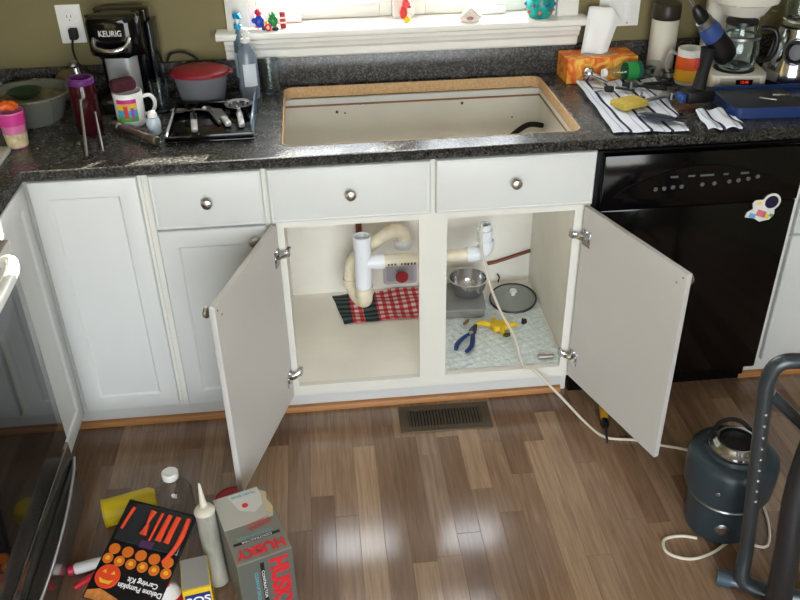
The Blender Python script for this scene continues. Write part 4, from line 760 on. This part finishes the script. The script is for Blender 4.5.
tag(obj('pale_cable', B().tube([(1.515, .495, q.z - .018), (1.46, .475, q.z - .002), (1.40, .455, q.z - .03), (1.355, .435, q.z - .08), (1.352, .43, .55), (1.352, .43, .52)], .006, 8, 5), 'cream_plastic'), 'pale cable beside the black hose below the cutout', 'cable')
# ================================================================== FLOOR
# white cord from the cabinet out to the disposer
cp_ = []
for u, v, ax, val in ((482, 223, 1, .32), (481, 240, 1, .31), (484, 262, 1, .30), (490, 285, 1, .26), (500, 310, 1, .19), (515, 338, 1, .11)): q = at(u, v, ax, val); cp_.append(tuple(q))
cp_.append((1.375, .03, .146)); cp_.append((1.405, -.004, .145)); q = at(560, 396, 1, -.045); cp_.append((q.x, -.045, max(.04, q.z)))
for u, v in ((585, 422), (605, 437), (635, 440), (660, 445), (690, 451)): q = at(u, v, 2, .0045); cp_.append(tuple(q))
cp_.append((1.86, -.33, .0045)); cp_.append((1.915, -.40, .0045)); cp_.append((1.945, -.52, .0045)); cp_.append((1.89, -.66, .0045))
for u, v in ((735, 540), (712, 553), (690, 559), (668, 553), (664, 540), (680, 536), (697, 538)): q = at(u, v, 2, .0045); cp_.append(tuple(q))
tag(obj('power_cable', B().tube(cp_, .0042, 8, 6), C_('cable_white', (218, 210, 196), .5)), 'long white cable running from the cabinet round the disposer', 'cable')
# garbage disposer
gd = thing('garbage_disposer', 'dark grey garbage disposer unit standing on the floor', 'disposer', (1.795, -.560, 0), R(-10))
C_('disposer_grey', (50, 62, 70), .36, metal=.1)
obj('lower_shell', B().lathe([(0, .004), (.080, .004), (.088, .010), (.091, .03), (.094, .125), (0, .126)], seg=40), 'disposer_grey', gd); obj('foot_ring', B().lathe([(0, 0), (.074, 0), (.074, .0038), (0, .0038)], seg=32), 'black_rubber', gd)
obj('trim_band', B().lathe([(0, .1265), (.0975, .1265), (.0995, .129), (.0975, .1335), (0, .1335)], seg=40), 'steel', gd)
obj('upper_shell', B().lathe([(0, .134), (.098, .134), (.107, .142), (.112, .156), (.114, .20), (.114, .238), (.110, .253), (.100, .263), (.088, .266), (.076, .264), (.072, .2745), (0, .2745)], seg=44), 'disposer_grey', gd)
obj('mount_ring', B().lathe([(.056, .2755), (.070, .2755), (.072, .280), (.070, .288), (.060, .290), (.052, .300), (.046, .300), (.046, .2765), (.056, .2755)], seg=36), 'chrome', gd); obj('rubber_gasket', B().lathe([(0, .276), (.0455, .2762), (.0455, .290), (.040, .292), (.034, .280), (.015, .279), (0, .279)], seg=32), 'black_rubber', gd)
obj('bail', B().tube([(-.045, .045, .285), (-.03, .062, .302), (.0, .070, .308), (.03, .064, .303), (.05, .046, .287)], .006, 8, 5), 'black_rubber', gd); obj('mount_tab', B().box(.046, .064, .024, .046, .290, .300, .003), 'chrome', gd)
obj('outlet_stub', B().lathe([(.0, .0), (.026, 0), (.026, .02), (.022, .022), (0, .022)], (.106, .03, .20), 18, RY(90)), 'disposer_grey', gd)
b_ = obj('badge', B().lathe([(0, 0), (.019, 0), (.019, .003), (.015, .005), (0, .005)], (-.020, -.0895, .065), 22, RZ(-13) @ RX(90)), 'steel', gd); obj('badge_centre', B().lathe(cyl(.009, .0052, .0062), (-.020, -.0895, .065), 16, RZ(-13) @ RX(90)), C_('badge_brown', (104, 84, 64), .4), b_)
obj('screw_head', B().lathe(cyl(.006, 0, .004, .001), (-.055, -.098, .20), 10, RZ(-30) @ RX(90)), 'steel', gd)
# step stool at the right edge
sl = thing('step_stool', 'grey tubular step stool cut off by the right edge', 'stool', (1.80, -.80, 0))
def Q(u, v, y): q = at(u, v, 1, y); return Vector((q.x - 1.8, y + .8, q.z))
C_('stool_grey', (74, 80, 84), .32, metal=.6); C_('stool_dark', (34, 34, 36), .45)
path = [Q(840, 366, -.80), Q(800, 361, -.79), Q(779, 364, -.785), Q(768, 380, -.78), Q(763, 410, -.78), Q(755, 480, -.78), Q(747, 545, -.78)]; path += [Vector((path[-1].x + .004, .012, .06)), Vector((path[-1].x + .03, .0, .028)), Vector((path[-1].x + .10, -.03, .022)), Vector((path[-1].x + .20, -.07, .022))]
obj('side_frame', B().tube(path, [.017] * 7 + [.019, .021, .021, .021], 14, 5), 'stool_grey', sl)
b = B()
for k in range(9): t_ = k / 8; p = path[4].lerp(path[5], t_ * 1.25); b.ball((p.x - .002, p.y - .0165, p.z), .0045, seg=8)
obj('rivet_row', b, 'steel', sl, kind='stuff')
obj('brace', B().tube([Q(770, 393, -.77), Q(800, 422, -.77), Q(850, 470, -.77)], .013, 12), 'stool_grey', sl)
f0 = at(722, 578, 2, .022); f1 = at(764, 590, 2, .022)
obj('foot_bar', B().tube([Vector((f0.x - 1.8, f0.y + .8, .022)), Vector((f1.x - 1.8, f1.y + .8, .022))], .018, 14), 'stool_grey', sl); d_ = (f1 - f0).normalized(); obj('rubber_cap', B().tube([Vector((f0.x - 1.8, f0.y + .8, .022)) - d_ * .012, Vector((f0.x - 1.8, f0.y + .8, .022)) + d_ * .022], .0205, 14), C_('cap_teal', (56, 76, 88), .5), sl)
q = path[7]
obj('tread', B().prism([(q.x + .09, -.10), (q.x + .36, -.02), (q.x + .40, .03), (q.x + .13, -.035)], .0, .03, T((0, 0, .20)), .004), 'stool_dark', sl); obj('side_frame', B().tube([p + Vector((.33, .10, 0)) for p in path[1:8]], .017, 12, 4), 'stool_grey', sl)
g_ = at(776, 612, 2, .0305)
obj('rear_leg', B().tube([Vector((g_.x - 1.8, g_.y + .8, .0305)), Q(786, 560, -.90), Q(800, 480, -.88), Q(838, 380, -.86)], [.030, .028, .026, .024], 14, 4), 'stool_dark', sl)
# floor register
fv = thing('floor_register', 'bronze slotted floor register set in front of the cabinet', 'vent', (1.115, -.026, 0), R(-1.0))
b = B(); o_ = rrect(-.148, .148, -.065, .065, .008); i_ = rrect(-.118, .118, -.040, .040, .003); n = len(o_)
v = [(x, y, .0005) for x, y in o_] + [(x * .995, y * .98, .005) for x, y in o_] + [(x, y, .005) for x, y in i_] + [(x, y, .0012) for x, y in i_]
b._add(v, [(i * n + k, i * n + (k + 1) % n, (i + 1) * n + (k + 1) % n, (i + 1) * n + k) for i in range(3) for k in range(n)]); obj('frame', b, C_('register_bronze', (82, 70, 50), .45, metal=.4), fv)
obj('damper', B().box(-.119, .119, -.041, .041, .0004, .0011), C_('register_dark', (22, 20, 18), .7), fv)
me = None
for k in range(23):
    if me is None: s0 = obj('slat', B().box(-.0026, .0026, -.040, .040, .0013, .0048, .0005, 1), 'register_bronze', fv); me = s0.data
    else: s0 = bpy.data.objects.new('slat', me); COL.objects.link(s0); s0.parent = fv
    s0.location = (-.1135 + k * .0103, 0, 0)
# screwdriver behind the right door
a_ = at(603, 408, 2, .012); e_ = at(607, 441, 2, .012); d_ = (e_ - a_).normalized()
sc = thing('screwdriver', 'yellow and black screwdriver on the floor behind the right door', 'screwdriver', a_ + Vector((0, 0, .002)), rot=d_.to_track_quat('Z', 'Y').to_euler())
obj('handle', B().lathe([(0, -.01), (.012, -.008), (.0135, .0), (.0135, .055), (.010, .062), (0, .062)], seg=10), C_('driver_yellow', (206, 150, 30), .35), sc); obj('ferrule', B().lathe([(0, .0622), (.011, .0622), (.0135, .072), (.0135, .088), (.008, .096), (0, .096)], seg=12), 'black_plastic', sc); obj('shaft', B().lathe(cyl(.0035, .0962, .17), seg=8), 'dark_steel', sc)
# ---- pile of cleaning things at the left front
C_('carton_grey', (124, 122, 112), .55); C_('carton_silver', (178, 176, 168), .5); C_('husky_red', (206, 36, 44), .5); C_('ink_black', (20, 22, 24), .6); C_('ink_cyan', (90, 170, 190), .6)
hb = thing('trash_bag_carton', 'grey carton of contractor bags with red lettering and torn top', 'box', (.541, -.606, 0), R(19)); W_, D_, H_ = .068, .118, .20
obj('carton', B().box(-W_, W_, -D_, D_, 0, H_, .002, 1), 'carton_grey', hb)
obj('torn_flap', B().prism([(-.066, .116), (.050, .116), (.054, .09), (.060, .07), (.055, .045), (.064, .02), (.058, .0), (-.066, .0)], 0, .0015, T((0, 0, H_ + .0002))), 'carton_silver', hb)
obj('torn_opening', B().prism([(-.03, .112), (.050, .112), (.052, .088), (.046, .05), (.02, .03), (-.012, .05), (-.022, .08)], 0, .001, T((0, 0, H_ + .0019))), C_('bag_white', (205, 203, 198), .5), hb)
obj('torn_edge', B().prism([(.052, .1), (.066, .085), (.060, .06), (.067, .03), (.060, .005), (.045, .02), (.05, .06)], 0, .0012, T((0, 0, H_ + .0030))), C_('raw_card', (196, 178, 146), .8), hb)
obj('front_panel', B().box(-W_ + .001, W_ - .001, -D_ - .0004, -D_ - .0001, .002, H_ - .002), C_('carton_dark', (92, 95, 88), .5), hb)
text('lettering', 'HUSKY', .040, 'husky_red', hb, (.0, -.088, H_ + .0012), (0, 0, PI), .0008, .95, .0016); 
obj('print_bar', B().box(-.058, .058, -.058, -.050, H_ + .0003, H_ + .0011), 'ink_black', hb); text('small_lettering', 'CONTRACTOR', .0085, 'white_paper', hb, (0, -.054, H_ + .0014), (0, 0, PI), .0002, 1.3); text('small_lettering', 'CLEAN-UP BAGS', .011, 'ink_cyan', hb, (0, -.040, H_ + .0012), (0, 0, PI), .0003, 1.1)
text('small_lettering', 'DURABLE', .014, 'husky_red', hb, (.02, -.016, H_ + .0022), (0, 0, PI + .2), .0003, 1); text('small_lettering', 'STRENGTH', .012, 'husky_red', hb, (.018, -.003, H_ + .0024), (0, 0, PI + .2), .0003, 1)
text('small_lettering', 'TRASH BAGS', .011, 'ink_cyan', hb, (.01, .100, H_ + .0034), (0, 0, PI), .0003, 1, .0002); obj('print_mark', B().lathe(cyl(.008, 0, .0006), (.004, .062, H_ + .003)), 'husky_red', hb)
text('lettering', 'HUSKY', .062, 'husky_red', hb, (.030, -D_ - .0006, .095), (R(90), R(90), 0), .0008, .95, .0026)
obj('print_bar', B().box(-.014, -.004, -D_ - .0009, -D_ - .0002, .01, .185), 'ink_black', hb); text('small_lettering', 'CONTRACTOR', .010, 'white_paper', hb, (-.009, -D_ - .0011, .11), (R(90), R(90), 0), .0002, 1.4); text('small_lettering', 'CLEAN-UP BAGS', .012, 'ink_cyan', hb, (-.026, -D_ - .0006, .11), (R(90), R(90), 0), .0003, 1.1)
# caulk tube
a_ = Vector((.440, -.608, .001)); e_ = Vector((.424, -.556, .27)); ck_ = thing('caulk_tube', 'white sealant cartridge with nozzle standing by the grey carton', 'caulk tube', a_, rot=(e_ - a_).to_track_quat('Z', 'Y').to_euler())
obj('cartridge', B().lathe([(0, .002), (.024, .002), (.0245, .006), (.0245, .215), (0, .215)]), C_('cartridge_print', (164, 162, 150), .4, var=.35, vscale=30, stretch=(1, 1, .3)), ck_); obj('cap_flange', B().lathe([(0, .2155), (.026, .2155), (.027, .222), (.022, .230), (.010, .235), (0, .235)]), C_('ivory', (214, 210, 192), .45), ck_); obj('nozzle', B().lathe([(0, .2355), (.010, .2355), (.008, .25), (.003, .30), (0, .301)]), 'ivory', ck_)
obj('label_wrap', patch(B(), .0247, -150, 20, .02, .10, 10), C_('label_blue_white', (170, 186, 200), .5, var=.4, vscale=40), ck_); obj('label_wrap', patch(B(), .0247, -150, -100, .102, .205, 10), 'ivory', ck_)
# clear bottle
cb = thing('clear_bottle', 'empty clear ribbed plastic bottle with white cap in the pile', 'bottle', (.322, -.415, .0), R(0)); cb.scale = (1.12, 1.12, .88)
obj('bottle_body', B().lathe([(0, .002), (.038, .002), (.042, .008)] + [(.0425 + .0018 * math.cos(k * PI), .02 + .012 * k) for k in range(13)] + [(.040, .18), (.028, .205), (.0165, .215), (.0155, .224), (0, .2245)], seg=28), 'thin_clear', cb); obj('cap', B().lathe([(0, .225), (.0185, .225), (.0195, .228), (.0195, .245), (.017, .248), (0, .248)], seg=28), 'white_plastic', cb)
# yellow can lying
yc = thing('yellow_canister', 'yellow plastic canister lying under the carving kit', 'canister', (.108, -.368, .0405), rot=(0, R(90), R(16)))
obj('can_body', B().lathe([(0, 0), (.036, 0), (.039, .004), (.039, .13), (.030, .145), (0, .146)]), C_('can_yellow', (222, 196, 30), .4), yc); obj('rim', B().lathe([(.0392, .0), (.0402, .0), (.0402, .006), (.0392, .006)]), C_('can_yellow_dark', (196, 168, 24), .45), yc)
# red lid
tag(obj('red_bucket_lid', B().lathe([(0, 0), (.05, 0), (.052, .004), (.052, .016), (.048, .02), (.044, .016), (0, .014)], seg=30), C_('lid_red', (176, 40, 44), .4), loc=(.474, -.420, .0875)), 'round red lid behind the grey carton', 'lid')
tag(obj('red_tub', B().lathe([(0, 0), (.036, 0), (.038, .004), (.045, .084), (.045, .0865), (.0, .0865)], seg=28), C_('tub_red', (150, 34, 40), .4), loc=(.470, -.425, .001)), 'red tub standing behind the grey carton', 'tub')
# scouring pad box
sx_ = thing('scouring_pad_box', 'grey topped yellow box of soap pads with blue lettering', 'box', (.403, -.686, 0), R(10))
obj('carton', B().box(-.034, .034, -.05, .05, 0, .13, .001, 1), C_('box_yellow', (226, 190, 40), .5), sx_); obj('top_panel', B().box(-.032, .032, -.044, .049, .1302, .1312), C_('panel_grey', (150, 148, 144), .5), sx_)
obj('print_panel', B().box(-.030, .030, -.0512, -.0502, .075, .115), C_('label_navy', (28, 44, 120), .5), sx_); text('lettering', 'SOS', .034, 'white_paper', sx_, (0, -.0516, .095), (R(90), R(180), 0), .0003, 1, .0006)
# red and white spray bottle
sb_ = thing('spray_bottle', 'white spray bottle with red trim between kit and yellow box', 'spray bottle', (.322, -.672, 0), R(30)); sb_.scale = (1, 1, .72)
obj('bottle_body', B().lathe([(0, .001), (.033, .001), (.036, .006), (.036, .07), (.028, .10), (.014, .112), (.013, .118), (0, .118)], sx=1, sy=.7), C_('bottle_white', (222, 220, 218), .35), sb_); obj('collar', B().lathe(cyl(.0145, .1185, .136, .002)), C_('spray_red', (190, 30, 44), .4), sb_); obj('label_wrap', patch(B(), .0365, -140, -20, .015, .06, 8), 'spray_red', sb_).scale = (1, .7, 1)
# small white tube with pink cap
wt = thing('cream_tube', 'small white tube with crimson cap at the pile left edge', 'tube', (.060, -.535, .0155), rot=(0, R(90), R(14)))
obj('tube_body', B().lathe([(0, .0), (.012, .0), (.015, .004), (.0155, .09), (0, .091)]), 'bottle_white', wt); obj('cap', B().lathe(cyl(.0135, -.016, -.0003, .002)), C_('crimson', (176, 24, 64), .4), wt)
tag(obj('red_marker', B().lathe([(0, 0), (.007, 0), (.008, .003), (.008, .08), (.005, .095), (0, .096)], M=RY(90)), 'spray_red', loc=(.070, -.590, .0085), rot=(0, 0, R(40))), 'red marker lying beside the small white tube', 'marker')
# carving kit card, leaning over the pile
k0 = at(130, 499, 2, .185); k1 = at(198, 516, 2, .180); k3 = at(56, 590, 2, .09); k2 = k3 + (k1 - k0)
ex = (k0 - k1).normalized(); ey = (k3 - k1); ey = (ey - ex * ey.dot(ex)); 
wdt = (k1 - k0).length; ey = (k3 - k0); ey = (ey - ex * ey.dot(ex)); hgt = ey.length; ey = ey.normalized(); ez = ex.cross(ey)
if ez.z < 0: ez = -ez
kt = thing('carving_kit', 'black hanging card of orange pumpkin carving tools atop the pile', 'craft kit', k0)
Mk = Matrix((ex, ey, ez)).transposed().to_4x4(); Mk.translation = k1; kt.matrix_world = Mk      # local x: right->left as seen, y: towards viewer; text reads from the far side
W2, H2 = wdt, hgt
obj('card', B().box(0, W2, 0, H2, -.0015, 0), C_('card_black', (18, 17, 18), .4), kt); obj('blister', B().box(.008, W2 - .008, .006, H2 * .42, .0002, .004, .002, 1), C_('blister_dark', (44, 46, 48), .15), kt)
C_('tool_orange', (226, 74, 40), .4); C_('pumpkin_orange', (214, 110, 30), .5); C_('pumpkin_yellow', (240, 180, 50), .5)
def KT(x, y, r0, r1, ln, ang):
    a = R(ang); obj('carving_tool', B().tube([(x, y, .008), (x + ln * .5 * math.sin(a), y + ln * .5 * math.cos(a), .009), (x + ln * math.sin(a), y + ln * math.cos(a), .008)], [r0, (r0 + r1) / 2, r1], 8, 3, flat=.6), 'tool_orange', kt)
fx = lambda f: W2 * (1 - f)
KT(fx(.14), .02, .005, .004, .06, 8); KT(fx(.42), .018, .009, .003, .035, 4); KT(fx(.42), .052, .003, .011, .03, 2); KT(fx(.55), .018, .004, .003, .075, 3); KT(fx(.66), .018, .006, .009, .07, 3); KT(fx(.78), .018, .007, .008, .07, 3)
obj('carving_tool', B().tube([(fx(.92), .016, .008), (fx(.93), .06, .009), (fx(.90), .10, .008), (fx(.82), .135, .007)], [.006, .007, .006, .004], 8, 4), 'tool_orange', kt)
obj('purple_badge', B().box(fx(.60), fx(.42), H2 * .36, H2 * .43, .0042, .005), C_('purple_print', (74, 40, 84), .5), kt)
for i in range(5): obj('pumpkin_print', B().lathe(cyl(.014, .0002, .0016, .0005), (fx(.12 + .19 * i), H2 * .50, 0), 14, sx=1.1), 'pumpkin_orange', kt)
for i in range(6): p_ = obj('pumpkin_print', B().lathe(cyl(.0135, .0002, .0016, .0005), (fx(.09 + .165 * i), H2 * .60, 0), 14, sx=1.05), 'pumpkin_orange', kt); obj('face_print', B().prism([(-.007, .002), (.0, .005), (.007, .002), (.004, -.006), (-.004, -.006)], 0, .0006, T((fx(.09 + .165 * i), H2 * .60, .0017))), 'pumpkin_yellow', p_)
bp = obj('big_pumpkin_print', B().lathe(cyl(.030, .0002, .002, .0006), (fx(.20), H2 * .76, 0), 20, sx=1.1), 'tool_orange', kt)
for q_ in ([(-.018, -.008), (-.006, -.006), (-.011, -.016)], [(.018, -.008), (.006, -.006), (.011, -.016)], [(-.02, .006), (-.008, .010), (.008, .010), (.02, .006), (.012, .018), (-.012, .018)]): obj('face_print', B().prism(q_, 0, .0006, T((fx(.20), H2 * .76, .0021))), 'pumpkin_yellow', bp)
text('lettering', 'Deluxe Pumpkin\nCarving Kit', .018, 'white_paper', kt, (fx(.68), H2 * .77, .0006), (0, 0, 0), .0003, 1, .0004)
obj('bottom_print', B().prism([(fx(.02), H2 - .002), (fx(.02), H2 * .92), (fx(.18), H2 * .88), (fx(.45), H2 * .93), (fx(.55), H2 - .002)], 0, .0006, T((0, 0, .0002))), C_('print_tan', (190, 120, 60), .5, var=.4, vscale=40), kt); obj('bottom_print', B().prism([(fx(.62), H2 - .004), (fx(.64), H2 * .93), (fx(.95), H2 * .93), (fx(.97), H2 - .004)], 0, .0006, T((0, 0, .0002))), C_('print_gold', (180, 140, 40), .5, var=.5, vscale=60), kt)
bpy.context.view_layer.update()
